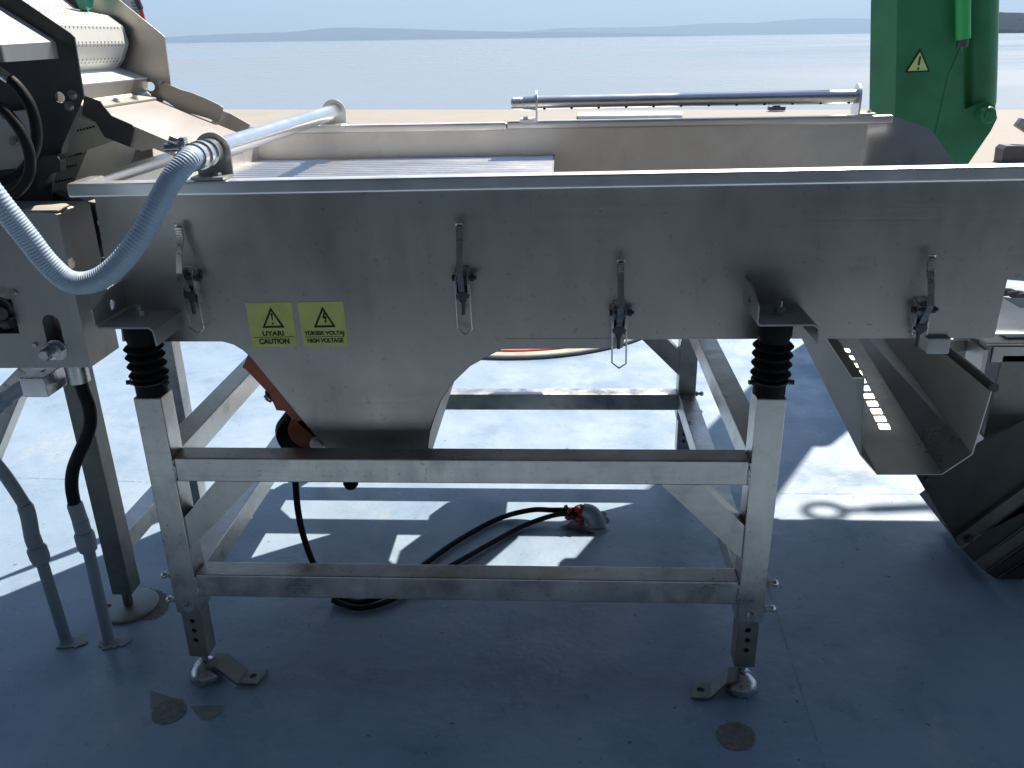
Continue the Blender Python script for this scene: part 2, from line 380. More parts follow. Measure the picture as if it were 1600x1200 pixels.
patch(ell(232, 944, 32, 25, rot=-.15), .001, SCRAPE, 'paint_chip', 'round bare patch beside the big disc foot of the left conveyor', 'paint chip', G)
patch([(905, 803), (925, 796), (946, 800), (952, 815), (943, 828), (925, 834), (905, 832), (893, 826), (870, 824), (885, 820)], .004, mat('dried_paint', (.10, .05, .08), .6, 0, 60, .5), 'paint_spill', 'dark purple dried paint splashed round the cable outlet', 'paint spill')
# weld seam across the deck
bm = B()
for (x0, y0), (x1, y1), wd_ in (((20, 746), (232, 753), .004), ((1218, 771), (1450, 772), .003), ((1192, 890), (1290, 1200), .0035)):
    a, b_ = pZ(x0, y0, .0006), pZ(x1, y1, .0006); d = (b_-a).normalized(); n_ = Vector((-d.y, d.x, 0)); rs_ = random.Random(3); K = 40
    for k in range(K):
        if rs_.random() < .22: continue
        p, q = a.lerp(b_, k/K), a.lerp(b_, (k+1)/K); w0 = wd_*rs_.uniform(.3, 1); poly(bm, [p-n_*w0/2, q-n_*w0/2, q+n_*w0/2, p+n_*w0/2])
SEAMM = mat('seam_paint', (.19, .25, .33), .6, 0, 30, .3)
link('deck_seam', bm, SEAMM, kind='structure', smooth=0)
# lifebuoy-like painted ring far under the trough
rc = Vector((-.26, 4.75, 0))
t = thing('life_ring', 'grey rimmed ring with red bands lying on deck beyond trough', 'life ring')
bm = B()
def torus(bm, c, R, r, sq=.5, n=64, m_=10, a0=0, a1=2*pi):
    full = abs(a1-a0-2*pi) < 1e-6; rings = []
    for i in range(n if full else n+1):
        a = a0+(a1-a0)*i/n
        rings.append([bm.verts.new(c+Vector(((R+r*cos(b))*cos(a), (R+r*cos(b))*sin(a), r*sq*sin(b)))) for b in (2*pi*k/m_ for k in range(m_))])
    for i in range(len(rings)-(0 if full else 1)):
        A, Bq = rings[i], rings[(i+1) % len(rings)]
        for k in range(m_): bm.faces.new((A[k], A[(k+1) % m_], Bq[(k+1) % m_], Bq[k]))
torus(bm, rc+Vector((0, 0, .012)), .885, .009, 1); link('outer_ring', bm, mat('ring_grey', (.16, .18, .18), .6), t)
bm = B(); torus(bm, rc+Vector((0, 0, .008)), .842, .036, .2); link('middle_ring', bm, mat('ring_pale', (.34, .34, .29), .6), t)
bm = B(); torus(bm, rc+Vector((0, 0, .012)), .798, .007, 1); link('red_band', bm, RED, t)
bm = B(); torus(bm, rc+Vector((0, 0, .012)), .725, .007, 1); link('red_band', bm, RED, t)
bm = B(); torus(bm, rc+Vector((0, 0, .006)), .762, .030, .2); link('pink_band', bm, mat('ring_pink', (.50, .22, .20), .6), t)

# deckhouse behind and above the camera, unseen, added to deepen the shade
t = thing('skyshade', 'unseen grey deckhouse wall and awning roof behind the viewpoint', 'skyshade')
SKYSHADE = mat('skyshade_paint', (.11, .12, .13), .6, 0, 3, .1, .05)
bm = B(); box(bm, -7, 8, -1.3, -1.2, .001, 2.6); link('wall', bm, SKYSHADE, t, smooth=0)
bm = B(); box(bm, -7, 8, -1.3, 1.4, 2.601, 2.68, .01); link('roof', bm, SKYSHADE, t, smooth=0)
for x in (-3.2, 0, 3.2):
    bm = B(); box(bm, x-.4, x+.4, -1.19, -1.17, 1.1, 1.9, .01); link('skyshade_pane', bm, BLACK, t)
for x in (-6.9, 7.9):
    bm = B(); cyl(bm, (x, 1.3, .001), (x, 1.3, 2.6), .04); link('skyshade_post', bm, SKYSHADE, t)
# ================================================================== SUPPORT FRAME
YF = 1.604; T = .06; LX = -.905; RX = .389; YB = 2.70
fr = thing('support_frame', 'stainless square tube frame on four adjustable legs under trough', 'metal frame')
def leg(x, y, front):
    bm = B(); box(bm, x, x+T, y, y+T, .2085, .7575, .004); o = link('leg', bm, TUBE, fr)
    bm = B(); i = .006; box(bm, x+i, x+T-i, y+i, y+T-i, .078, .215, .003)
    q = link('inner_leg', bm, TUBE if not front else WEAR, o)
    cb = B()
    for z in (.183, .155, .127): cyl(cb, (x+T/2, y-.02, z), (x+T/2, y+.03, z), .0065, n=14)
    cut(q, cb)
    bm = B(); cx, cy = x+T/2, y+T/2
    lathe(bm, (cx, cy, 0), (cx, cy, .052), [(0, 0), (0, .039), (.10, .042), (.32, .042), (.55, .037), (.75, .028), (.92, .018), (1, .012), (1, 0)], 28)
    cyl(bm, (cx, cy, .04), (cx, cy, .10), .009); cyl(bm, (cx, cy, .066), (cx, cy, .078), .014, n=6)
    link('levelling_foot', bm, SHINY, o)
    # bolts
    side = -1 if x < 0 else 1; xs = x if side < 0 else x+T
    bolt(o, SHINY, (cx+.002, y if front else y+T, .228), (0, -1 if front else 1, 0), .009, .007)
    for z in (.30, .232):
        p = Vector((xs, y+.022, z)); bm = B(); hexbolt(bm, p, (side, 0, 0), .009, .008, .018)
        lathe(bm, p+Vector((side*.018, 0, 0)), p+Vector((side*.03, 0, 0)), [(0, 0), (0, .007), (.5, .009), (1, .005), (1, 0)], 10)
        link('bolt', bm, SHINY, o)
    return o
legs = [leg(LX, YF, 1), leg(RX, YF, 1), leg(LX, YB, 0), leg(RX, YB, 0)]
def rail(x0, x1, y0, y1, z0, z1):
    bm = B(); box(bm, x0, x1, y0, y1, z0, z1, .004); link('rail', bm, TUBE, fr)
IL, IR = LX+T, RX
rail(IL, IR, YF+.002, YF+T-.002, .557, .6155); rail(IL, IR, YF+.002, YF+T-.002, .2555, .3155)
rail(IL, IR, YB+.002, YB+T-.002, .557, .6155); rail(IL, IR, YB+.002, YB+T-.002, .2455, .3055)
for x in (LX+.0015, RX+.0015):
    rail(x, x+T-.003, YF+T, YB, .558, .6165); rail(x, x+T-.003, YF+T, YB, .2465, .3065)
rb_ = random.Random(9)
for x in (IL, IR):
    for z0, z1 in ((.560, .612), (.259, .312)):
        bm = B(); sg = 1 if x == IL else -1; tube(bm, [(x+sg*(.001+rb_.uniform(-.0006, .0006)), YF+.0015, z0+(z1-z0)*k/26) for k in range(27)], lambda t_: .0026+.0009*abs(sin(t_*45)), 8); link('weld_bead', bm, TUBE, fr)
def brace(pts, y):
    bm = B(); prism(bm, [pY(a, b, y) for a, b in pts], (0, T-.012, 0)); link('brace', bm, TUBE, fr)
    return [pY(a, b, y) for a, b in pts]
bl = brace([(338, 752), (399, 753), (293, 862), (285, 812)], YF+.006)
brr = brace([(1033, 757), (1097, 758), (1164, 822), (1160, 875)], YF+.006)
for b_ in (bl, brr):
    bm = B(); prism(bm, [p+Vector((0, YB-YF, 0)) for p in b_], (0, T-.012, 0)); link('brace', bm, TUBE, fr)
# rubber bellows
def bellows(cx, cy):
    bm = B(); z1 = .9215
    prof = [(.757, 0), (.757, .0325), (.781, .0325), (.784, .036), (.789, .036), (.792, .030)]
    for zc in (.8015, .8222, .8421, .8605): prof += [(zc-.0085, .0295), (zc-.0045, .0365), (zc, .0405), (zc+.0045, .0365), (zc+.0085, .0295)]
    prof += [(.878, .031), (.884, .034), (z1, .034), (z1, 0)]
    lathe(bm, (cx, cy, 0), (cx, cy, 1), prof, 36)
    o = link('rubber_bellows', bm, RUBBER, fr)
    bm = B(); torus(bm, Vector((cx, cy, .7865)), .0365, .0018, 1, 40, 8); hexbolt(bm, (cx+.036, cy-.012, .7865), (1, -.3, 0), .005, .008); hexbolt(bm, (cx-.036, cy-.012, .7865), (-1, -.3, 0), .005, .008)
    link('clamp_band', bm, DARK, o)
for x in (LX+T/2, RX+T/2):
    for y in (YF+T/2, YB+T/2): bellows(x, y)
# floor tabs by the front feet
def tab(pts, hole):
    bm = B(); P = [Vector(p) for p in pts]
    bent(bm, P, (.012, .05, 0), .006); o = link('floor_tab', bm, WEAR, fr)
    cb = B(); cyl(cb, Vector(hole)-Vector((0, 0, .05)), Vector(hole)+Vector((0, 0, .05)), .009, n=16); cut(o, cb)
tab([(-.862, 1.60, .058), (-.835, 1.60, .058), (-.79, 1.60, .010), (-.74, 1.60, .010)], (-.757, 1.625, .01))
tab([(.298, 1.585, .010), (.340, 1.585, .010), (.375, 1.585, .055), (.405, 1.59, .058)], (.322, 1.61, .01))
# unseen box added behind the rear rail to cast a deck shadow
bm = B(); prism(bm, [(-.155, 2.765, .50), (.0, 2.765, .50), (.02, 2.765, .53), (.02, 2.765, .68), (.14, 2.765, .72), (.14, 2.765, .97), (-.12, 2.765, .97), (-.12, 2.765, .72), (-.18, 2.765, .66), (-.18, 2.765, .54)], (0, .09, 0)); link('shadow_box', bm, BOXM, fr)

# ================================================================== VIBRATING TROUGH
YT, YR = 1.693, 2.67
tr = thing('vibrating_trough', 'long stainless steel vibrating trough with hopper on the frame', 'trough')
front = [(146, 296), (154, 350), (163, 403), (182, 447), (191, 533), (347, 533), (365, 538), (380, 547), (392, 558), (505, 695), (530, 723), (600, 724), (667, 723),
         (667, 698), (670, 675), (677, 653), (687, 627), (707, 597), (733, 572), (760, 557), (783, 545), (973, 543), (975.5, 530.5), (1553, 528), (1574, 437), (1640, 443), (1720, 448), (1720, 262), (1600, 270)]
fp = [pY(x, y, YT) for x, y in front]
bm = B(); prism(bm, fp, (0, .003, 0)); wall = link('front_wall', bm, STEEL, tr, smooth=20)
bm = B()
prism(bm, [(p.x, YR, p.z) for p in fp[:23]]+[(.874, YR, .8545), (.8965, YR, 1.07), (.8965, YR, 1.195), (fp[0].x, YR, 1.195)], (0, .003, 0)); link('back_wall', bm, STEEL_IN, tr, smooth=20)
# bottom skin: follows the outline between the two walls (floor, hopper throat)
bm = B(); bent(bm, [(p.x, YT+.003, p.z+.001) for p in fp[4:12]], (0, YR-YT-.003, 0), .003); link('floor_plate', bm, SHADED, tr)
bm = B(); bent(bm, [(p.x, YT+.003, p.z+.001) for p in fp[11:22]], (0, YR-YT-.003, 0), .003); link('floor_plate', bm, SHADED, tr)
bm = B(); box(bm, .127, .874, YT+.003, YR, .8575, .8605); link('floor_plate', bm, SHADED, tr)
# lip under the bottom edge left of the step
bm = B(); a = pY(790, 537, YT-.004); b_ = pY(974, 536, YT-.004); box(bm, a.x, b_.x, YT-.0010, YT, a.z-.007, a.z+.010); link('bottom_flange', bm, STEEL, tr)
bm = B()
prism(bm, [fp[0]+Vector((.002, .004, 0)), fp[4]+Vector((.002, .004, 0)), Vector((fp[4].x+.002, YR-.001, fp[4].z)), Vector((fp[0].x+.002, YR-.001, fp[0].z))], (.003, 0, 0)); link('end_wall', bm, STEEL_IN, tr)
# outlet floor with a row of square holes
bm = B(); box(bm, .86, 1.02, YT+.02, YR-.002, .8530, .8560); o = link('outlet_plate', bm, STEEL_IN, tr)
cb = B(); s_ = SUN/SUN.z
for k in range(11):
    f = k/10; px, py = 1321+(1382-1321)*f, 545+(664-545)*f
    zf = .555; X_ = .80; Y_ = 2.33-.40*f
    # where the patch lies on the chute floor (plane through the floor), then back along the sun to the outlet plate
    q = pP(px, py, (0, 1.75, .515), (0, -.165, 1)); q = q+s_*(.857-q.z)
    box(cb, q.x-.013, q.x+.013, q.y-.011, q.y+.011, .84, .87)
cut(o, cb)
# unseen trays added past the trough ends to shade the deck
bm = B(); prism(bm, [(1.035, 1.99, .998), (1.035, 3.08, .998), (2.0, 3.08, .998), (2.0, 1.88, .998), (1.11, 1.88, .998), (1.11, 1.99, .998)], (0, 0, .003)); prism(bm, [(.33, YR+.004, .8555), (.46, 2.93, .8555), (.62, 2.99, .8555), (1.02, 2.99, .8555), (1.02, YR+.004, .8555)], (0, 0, .003)); link('shade_tray', bm, STEEL, tr, smooth=0)
bm = B(); prism(bm, [(-2.2, 2.45, .86), (-1.35, 2.47, .86), (-1.26, 2.53, .86), (-.93, 2.91, .86), (-.62, 2.91, .86), (-.62, YR+.02, .86), (-1.0, YR+.02, .86), (-1.0, 1.85, .86), (-2.2, 1.85, .86)], (0, 0, .003)); hexa(bm, [(-1.36, 2.56, .86), (-1.33, 2.61, .86), (-1.33, 2.61, .88), (-1.36, 2.56, .88)], [(-.96, 2.96, .86), (-1.0, 3.0, .86), (-1.0, 3.0, .88), (-.96, 2.96, .88)]); box(bm, -2.2, -1.34, 2.55, 2.61, .86, .88); box(bm, -1.02, -.945, 1.85, 2.68, .846, .850); link('shade_tray', bm, STEEL, tr, smooth=0)
# rim
def rim_bar(a, b_, wdt, ht, m=RIM, name='rim', bev=.006):
    bm = B(); bar(bm, a, b_, wdt, ht, bev); return link(name, bm, m, tr)
yc = 1.6785; zl, zr = 1.180, 1.187
rim_bar((-.985, yc, zl), (1.2, yc, zr+.0015), .034, .029)
rim_bar((-.972, yc+.017, zl), (-.972, YR+.01, 1.188), .034, .029)
rim_bar((-.988, YR+.004, 1.197), (-.17, YR+.004, 1.196), .026, .024)
rim_bar((-.17, YR+.004, 1.1985), (.965, YR+.004, 1.1965), .026, .024)
# flared end plate at the far right
nrm = Vector((.30, 1, -.45)); pt = (.8965, YR, 1)
bm = B(); prism(bm, [pP(x, y, pt, nrm) for x, y in ((1347, 262), (1358, 184), (1393, 180.5), (1448, 199), (1456, 204), (1500, 268))], (0, .004, 0)); link('end_plate', bm, STEEL, tr)
# grating of parallel wires
bm = B(); zg = 1.108
x0 = -.965; y = YT+.03
k = 0
while y < YR-.008:
    prism(bm, [(x0, y-.009, zg-.001), (x0, y-.004, zg+.003), (x0, y+.004, zg+.003), (x0, y+.009, zg-.001), (x0, y+.003, zg-.014), (x0, y-.003, zg-.014)], (-.03-x0, 0, 0)); y += .0365
for x in (-.9, -.66, -.45, -.24, -.05): box(bm, x-.008, x+.008, YT+.004, YR, zg-.045, zg-.012)
link('wire_screen', bm, RIM, tr)
bm = B(); box(bm, -.03, -.026, YT+.004, YR, zg-.06, zg+.002); link('screen_edge', bm, STEEL, tr)
# brackets down to the bellows
def bracket(x, y, sgn, zz=.924):
    ya, yb = (YT, 1.562) if sgn > 0 else (YR+.003, YR+.125)
    bm = B()
    prof = [(x-.058, ya, zz+.062), (x-.058, ya, zz+.006), (x-.052, ya, zz), (x+.050, ya, zz), (x+.058, ya, zz-.006), (x+.060, ya, zz-.036)]
    bent(bm, prof, (0, yb-ya, 0), .0035)
    # cut the outer upper corner of the standing flange on a slant
    o = link('bracket', bm, BRACKET, tr, smooth=25)
    cb = B(); e = yb-ya
    prism(cb, [(x-.08, yb+.02*(-1 if e < 0 else 1), zz+.036), (x-.08, yb+.02*(-1 if e < 0 else 1), zz+.09), (x-.08, ya+e*.25, zz+.09), (x-.08, ya+e*.35, zz+.0625)], (.045, 0, 0))
    cyl(cb, (x-.08, ya+e*.42, zz+.028), (x-.03, ya+e*.42, zz+.028), .011, n=18)
    cut(o, cb)
    bm = B(); p = Vector((x, y, zz+.0035)); hexbolt(bm, p, (0, 0, 1), .011, .011, .014); hexbolt(bm, p+Vector((0, 0, -.004)), (0, 0, -1), .010, .004)
    link('bolt', bm, BRACKET, o)
for x in (LX+T/2, RX+T/2): bracket(x+.004, YF+T/2, 1); bracket(x+.004, YB+T/2, -1)
bm = B(); a, b_, c, d = [pY(x, y, YT-.0002) for x, y in ((1507, 434), (1573, 436), (1554, 526), (1500, 525))]; prism(bm, [a, b_, c, d], (0, .0003, 0)); link('patch_plate', bm, STEEL, tr, smooth=0)
# small block under the outlet, by the last latch
bm = B(); a = pY(1450, 531, YT-.01); b_ = pY(1482, 553, YT-.01); box(bm, a.x, b_.x, YT-.012, YT+.03, b_.z, a.z+.004, .003); link('stop_block', bm, BRACKET, tr)
# latches
def latch(px, py, bend, loop=.118):
    o0 = pY(px, py, YT); ox, oz = o0.x, o0.z; y0 = YT
    P = lambda x, o_, z: Vector((ox+x, y0-o_, oz+z))
    bm = B()
    for s in (-1, 1): prism(bm, [P(s*.011, 0, .022), P(s*.011, .016, .020), P(s*.011, .024, .004), P(s*.011, .022, -.030), P(s*.011, 0, -.052)], (.0025*s, 0, 0))
    box(bm, ox-.014, ox+.014, y0-.002, y0, oz-.055, oz+.024, .0008)
    o = link('latch', bm, LATCH, tr)
    bm = B(); cyl(bm, P(-.017, .016, .003), P(.020, .016, .003), .004, n=12); cyl(bm, P(-.020, .016, .003), P(-.015, .016, .003), .007, n=6); cyl(bm, P(.017, .016, .003), P(.025, .016, .003), .0075, n=6); cyl(bm, P(.025, .016, .003), P(.030, .016, .003), .004, n=10)
    link('pivot_bolt', bm, DARK, o)
    bm = B(); pr = [P(-.006, .022, -.022), P(-.006, .036, .0), P(-.006, .048, .022), P(-.006, .038, .052), P(-.006, .028, .072)]
    bent(bm, pr, (.012, 0, 0), .004)
    pr = [P(-.007, .028, .070), P(-.007, .018, .086), P(-.007, .016, .108), P(-.007, .019, .116)]
    bent(bm, pr, (.014, 0, 0), .0035)
    for k in range(5): box(bm, ox-.0055, ox+.0065, y0-.0225-.0012*k, y0-.0185, oz+.084+.0055*k, oz+.0865+.0055*k)
    link('lever', bm, LATCH, o)
    bm = B(); pts = [P(-.0145, .016, .003), P(-.0135, .018, -.05), P(-.013, .017+bend, -loop+.012), P(.002, .017+bend, -loop), P(.0165, .017+bend, -loop+.010), P(.0155, .018, -.05), P(.0145, .016, .003)]
    tube(bm, pts, .0019, 8); link('wire_loop', bm, LATCH, o)
    bm = B(); box(bm, ox-.0115, ox+.0115, y0-.026, y0-.010, oz-.040, oz-.024, .002); cyl(bm, P(0, .016, -.040), P(0, .016, -.075), .0038, n=12); cyl(bm, P(0, .016, -.041), P(0, .016, -.048), .0075, n=6)
    link('clamp_screw', bm, DARK, o)
latch(299, 433, 0); latch(723, 433, .0); latch(967, 487, .0); latch(1436, 482, .0, .05)
# -------- stickers
def sticker(corners, lines, sym, label):
    c = [pY(x, y, YT-.0012) for x, y in corners]                       # tl tr br bl
    o0 = c[3]; ux = ((c[2]-c[3])+(c[1]-c[0]))/2; uy = ((c[0]-c[3])+(c[1]-c[2]))/2
    P = lambda u, v, d=0: o0+ux*u+uy*v+Vector((0, -d, 0))
    bm = B(); prism(bm, [P(0, 0), P(1, 0), P(1, 1), P(0, 1)], (0, .0010, 0)); o = link('warning_sticker', bm, YEL, tr, smooth=0, label=label)
    d = .0006; bm = B()
    def ringtri(a, b, c_, k):
        g = (Vector(a)+Vector(b)+Vector(c_))/3; A = [Vector(q) for q in (a, b, c_)]; I = [g+(q-g)*k for q in A]
        for i in range(3):
            j = (i+1) % 3; poly(bm, [P(q.x, q.y, d) for q in (A[i], A[j], I[j], I[i])])
    ringtri((.29, .43, 0), (.78, .43, 0), (.535, .90, 0), .70)
    if sym == '!':
        poly(bm, [P(u, v, d) for u, v in ((.515, .75), (.525, .765), (.545, .765), (.555, .75), (.548, .60), (.525, .60))])
        poly(bm, [P(.536+.022*cos(a), .53+.026*sin(a), d) for a in (2*pi*i/10 for i in range(10))])
    else:
        for q in (((.54, .76), (.575, .755), (.56, .685), (.50, .655), (.51, .64)), ((.50, .655), (.56, .685), (.60, .665), (.575, .61), (.52, .64)), ((.575, .665), (.605, .665), (.575, .575), (.555, .575)), ((.53, .575), (.60, .585), (.565, .52))):
            poly(bm, [P(u, v, d) for u, v in q])
    poly(bm, [P(.06, .225, d), P(.94, .225, d), P(.94, .213, d), P(.06, .213, d)])
    link('pictogram', bm, PRINT, o, smooth=0)
    for txt, (u0, u1), v0, hgt in lines:
        cu = bpy.data.curves.new('t', 'FONT'); cu.body = txt; cu.offset = .045; cu.size = 1
        to = bpy.data.objects.new('t', cu); C.objects.link(to); dg = bpy.context.evaluated_depsgraph_get(); dg.update()
        me = bpy.data.meshes.new_from_object(to.evaluated_get(dg)); bpy.data.objects.remove(to)
        xs = [v.co.x for v in me.vertices]; ys = [v.co.y for v in me.vertices]; x0, x1 = min(xs), max(xs); cap = .73
        for v in me.vertices: v.co = P(u0+(v.co.x-x0)/(x1-x0)*(u1-u0), v0+v.co.y/cap*hgt, d)
        me.materials.clear(); me.materials.append(PRINT)
        lo = bpy.data.objects.new('lettering', me); C.objects.link(lo); lo.parent = o
sticker([(383, 473.8), (455, 472), (465, 541), (394.4, 542)], [('UYARI', (.27, .74), .255, .105), ('CAUTION', (.17, .84), .068, .118)], '!', 'yellow caution sticker with exclamation mark triangle')
sticker([(464.4, 472.6), (536, 471), (544, 540.5), (474, 541.5)], [('YÜKSEK VOLTAJ', (.06, .95), .262, .088), ('HIGH VOLTAGE', (.11, .91), .088, .098)], 'z', 'yellow high voltage sticker with lightning triangle')
# -------- spray pipes
def ring_bracket(p, ax, foot_dir, rimz):
    "round tab plate round the pipe with a foot bolted on the rim; p centre, ax pipe axis"
    p = Vector(p); ax = Vector(ax); sd = Vector((-ax.y, ax.x, 0)); R_ = .036; bm = B(); pts = []
    for i in range(15): a = pi*i/14; pts.append(p+sd*R_*cos(a)+Vector((0, 0, R_*sin(a))))
    lo = rimz-p.z
    pts += [p-sd*R_*.98+Vector((0, 0, lo)), p+sd*R_*.98+Vector((0, 0, lo))]
    prism(bm, [q-ax*.0025 for q in pts], ax*.005)
    f = Vector(foot_dir); c = p+f*.026; c.z = rimz+.0025
    hexa(bm, [c+f*a+sd*b+Vector((0, 0, -.0025)) for a, b in ((-.024, -R_), (.024, -R_*.9), (.024, R_*.9), (-.024, R_))], [c+f*a+sd*b+Vector((0, 0, .003)) for a, b in ((-.024, -R_), (.024, -R_*.9), (.024, R_*.9), (-.024, R_))])
    return bm, c
# near pipe across the trough
px_, zc = -.694, 1.247
bm = B(); lathe(bm, (px_, 1.70, zc), (px_, 2.70, zc), [(0, 0), (0, .0215), (1, .0215), (1, 0)], 28)
sp = link('spray_pipe', bm, PIPE, tr, label='spray pipe running across the trough with the hose on it')
for y_, fd in ((1.705, (0, -1, 0)), (2.672, (0, -1, 0))):
    bm, c = ring_bracket((px_, y_, zc), (0, 1, 0), fd, 1.1975 if y_ < 2 else 1.209); q = link('pipe_bracket', bm, BRACKET if y_ < 2 else RIM, sp)
bm = B(); hexbolt(bm, (px_+.012, 1.682, 1.2005), (0, 0, 1), .008, .007); link('bolt', bm, SHINY, sp)
bm = B()
lathe(bm, (px_, 1.703, zc), (px_, 1.56, zc), [(0, 0), (0, .025), (.22, .026), (.24, .0215), (.36, .0215), (.38, .027), (.46, .027), (.48, .0195), (.52, .0195), (.53, .0245), (.64, .0245), (.65, .017), (1, .017), (1, 0)], 28)
link('hose_fitting', bm, PIPE, sp)
# far pipe along the back rim
zc = 1.2605; ya = YR+.008
bm = B(); lathe(bm, (-.078, ya, zc), (.855, ya, zc), [(0, 0), (0, .0205), (1, .0205), (1, 0)], 28)
sp2 = link('spray_pipe', bm, PIPE, tr, label='perforated spray pipe standing along the back rim')
bm = B(); prof = [(0, 0), (0, .0185)]
for k in range(6): prof += [(.03+.07*k, .0185), (.05+.07*k, .0205), (.07+.07*k, .0205), (.09+.07*k, .0185)]
prof += [(.5, .0215), (1, .0225), (1, 0)]
lathe(bm, (-.155, ya, zc-.001), (-.080, ya, zc), prof, 24); link('pipe_end', bm, PIPE, sp2)
for x_, fd in ((-.079, (-1, 0, 0)), (.858, (1, 0, 0))):
    bm, c = ring_bracket((x_, ya, zc), (1, 0, 0), fd, 1.210); link('pipe_bracket', bm, RIM, sp2)
    bm = B(); hexbolt(bm, c+Vector(fd)*.008+Vector((0, -.012, .003)), (0, 0, 1), .007, .006); link('bolt', bm, SHINY, sp2)
for k in range(12):
    bm = B(); x_ = -.056+(.832+.056)*k/11; a = radians(-52); d_ = Vector((0, -cos(a), sin(a))); p = Vector((x_, ya, zc))
    cyl(bm, p+d_*.0195, p+d_*.0209, .0042, n=12); link('spray_hole', bm, BLACK, sp2)
# -------- vibration motor on the hopper flank
mp_ = lambda pts, y, th: (lambda b_: (prism(b_, [pY(x, yy, y) for x, yy in pts], (0, th, 0)), b_)[1])(B())
mo = link('vibration_motor', mp_([(388, 552), (380, 573), (418, 613), (452, 650), (520, 706)], 1.700, .20), ORANGE, tr, smooth=0, label='orange vibration motor bolted to the hopper flank')
link('mounting_foot', mp_([(421, 617), (437, 603), (461, 630), (452, 643), (432, 641)], 1.698, .05), ORANGE, mo)
bm = B(); c = pY(476, 676, 1.70); lathe(bm, c, c+Vector((0, .30, 0)), [(0, 0), (0, .030), (.02, .040), (.3, .043), (.7, .043), (.95, .040), (1, .03), (1, 0)], 32)
for k in range(12):
    a = 2*pi*k/12; u_ = Vector((cos(a), 0, sin(a))); bar(bm, c+u_*.042+Vector((0, .03, 0)), c+u_*.042+Vector((0, .27, 0)), .004, .008)
link('motor_body', bm, ORANGE, mo)
link('mounting_foot', mp_([(478, 700), (486, 685), (503, 676), (516, 690), (505, 712)], 1.698, .05), ORANGE, mo)
bm = B(); c = pY(462, 684, 1.735); lathe(bm, c, c+Vector((0, .16, 0)), [(0, 0), (0, .045), (.12, .054), (.85, .054), (1, .045), (1, 0)], 32); link('end_cover', bm, RUBBER, mo)
bolt(mo, SHINY, pY(424, 618, 1.71), (-.75, 0, -.6), .012, .010); bolt(mo, SHINY, pY(497, 694, 1.697), (0, -1, 0), .013, .008); bolt(mo, SHINY, pY(384, 573, 1.71), (-.75, 0, -.6), .005, .003)
bm = B(); lathe(bm, pY(548, 748, 1.75), pY(548, 762, 1.75), [(0, 0), (0, .018), (.6, .018), (1, .012), (1, 0)], 16); link('drain_stub', bm, RUBBER, tr)

# ================================================================== DISCHARGE CHUTE
ch = thing('discharge_chute', 'open steel discharge chute hanging below the right end of trough', 'chute')
YC = 1.75; fr_ = [pY(x, y, YC) for x, y in ((1349, 592), (1344, 712), (1370, 742), (1472, 742), (1520, 710), (1550, 612))]
yb = 2.62; rise = [.10, .165, .165, .165, .12, .0]
bk = [Vector((p.x, yb, p.z+(yb-YC)*r)) for p, r in zip(fr_, rise)]
bm = B()
for i, nm in ((0, 'side_wall'), (4, 'side_wall')): pass
def sheet(bm, a, b_, c, d, t=.0025):
    n = (b_-a).cross(d-a).normalized()*t; hexa(bm, [a, b_, c, d], [a+n, b_+n, c+n, d+n])
sheet(bm, fr_[0], fr_[1], bk[1], bk[0]); link('side_wall', bm, SHADED, ch, smooth=0)
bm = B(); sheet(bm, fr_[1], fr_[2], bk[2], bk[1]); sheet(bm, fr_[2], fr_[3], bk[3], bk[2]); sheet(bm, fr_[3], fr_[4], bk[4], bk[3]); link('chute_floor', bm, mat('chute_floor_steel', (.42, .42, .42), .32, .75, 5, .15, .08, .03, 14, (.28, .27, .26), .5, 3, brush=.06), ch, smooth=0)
bm = B(); sheet(bm, fr_[4], fr_[5], bk[5], bk[4]); link('side_wall', bm, mat('lit_side_steel', (.74, .71, .66), .38, .15, 5, .15, .08, .03, 14, (.45, .42, .38), .5, 3, brush=.06), ch, smooth=0)  # right wall in a paler steel, bounced sunlight put into the colour
bm = B(); n0 = fr_[0]; bar(bm, n0+Vector((-.012, .0, .002)), bk[0]+Vector((-.012, 0, .002)), .024, .003); link('top_flange', bm, STEEL, ch)
bm = B(); tube(bm, [fr_[5]+Vector((.008, .01, .004)), bk[5]+Vector((.008, 0, .004))], .011, 14); link('edge_tube', bm, DARK, ch)

# ================================================================== WATER HOSE
hz = thing('water_hose', 'clear blue ribbed water hose drooping from near spray pipe', 'hose')
path = [(-.694, 1.600, 1.247), tuple(pY(296, 248, 1.56)), tuple(pY(272, 275, 1.53)), tuple(pY(250, 312, 1.51)), tuple(pY(222, 365, 1.49)), tuple(pY(188, 410, 1.475)), tuple(pY(150, 438, 1.46)), tuple(pY(110, 440, 1.45)), tuple(pY(75, 412, 1.44)), tuple(pY(40, 368, 1.43)), tuple(pY(8, 328, 1.42)), tuple(pY(-40, 270, 1.41)), tuple(pY(-120, 200, 1.40))]
P = spline(path, 60); bm = B()
prof_r = lambda t:     .0200+.0009*(.5+.5*cos(t*len(P)/6.0*2*pi))
tube(bm, P, prof_r, 22); link('ribbed_tube', bm, HOSE, hz)
bm = B(); a = Vector(P[8]); b_ = Vector(P[26]); lathe(bm, a, b_, [(0, .0235), (0, .0255), (1, .0255), (1, .0235)], 26)
c = (a+b_)/2; u_ = Vector((-.6, -.1, .8)).normalized(); box(bm, c.x-.018, c.x-.004, c.y-.01, c.y+.008, c.z+.021, c.z+.037, .002)
lathe(bm, c+Vector((-.02, -.004, .030)), c+Vector((-.032, -.010, .036)), [(0, 0), (0, .009), (1, .009), (1, 0)], 12); lathe(bm, c+Vector((-.012, -.004, .020)), c+Vector((-.042, -.010, .020)), [(0, 0), (0, .008), (1, .008), (1, 0)], 12)
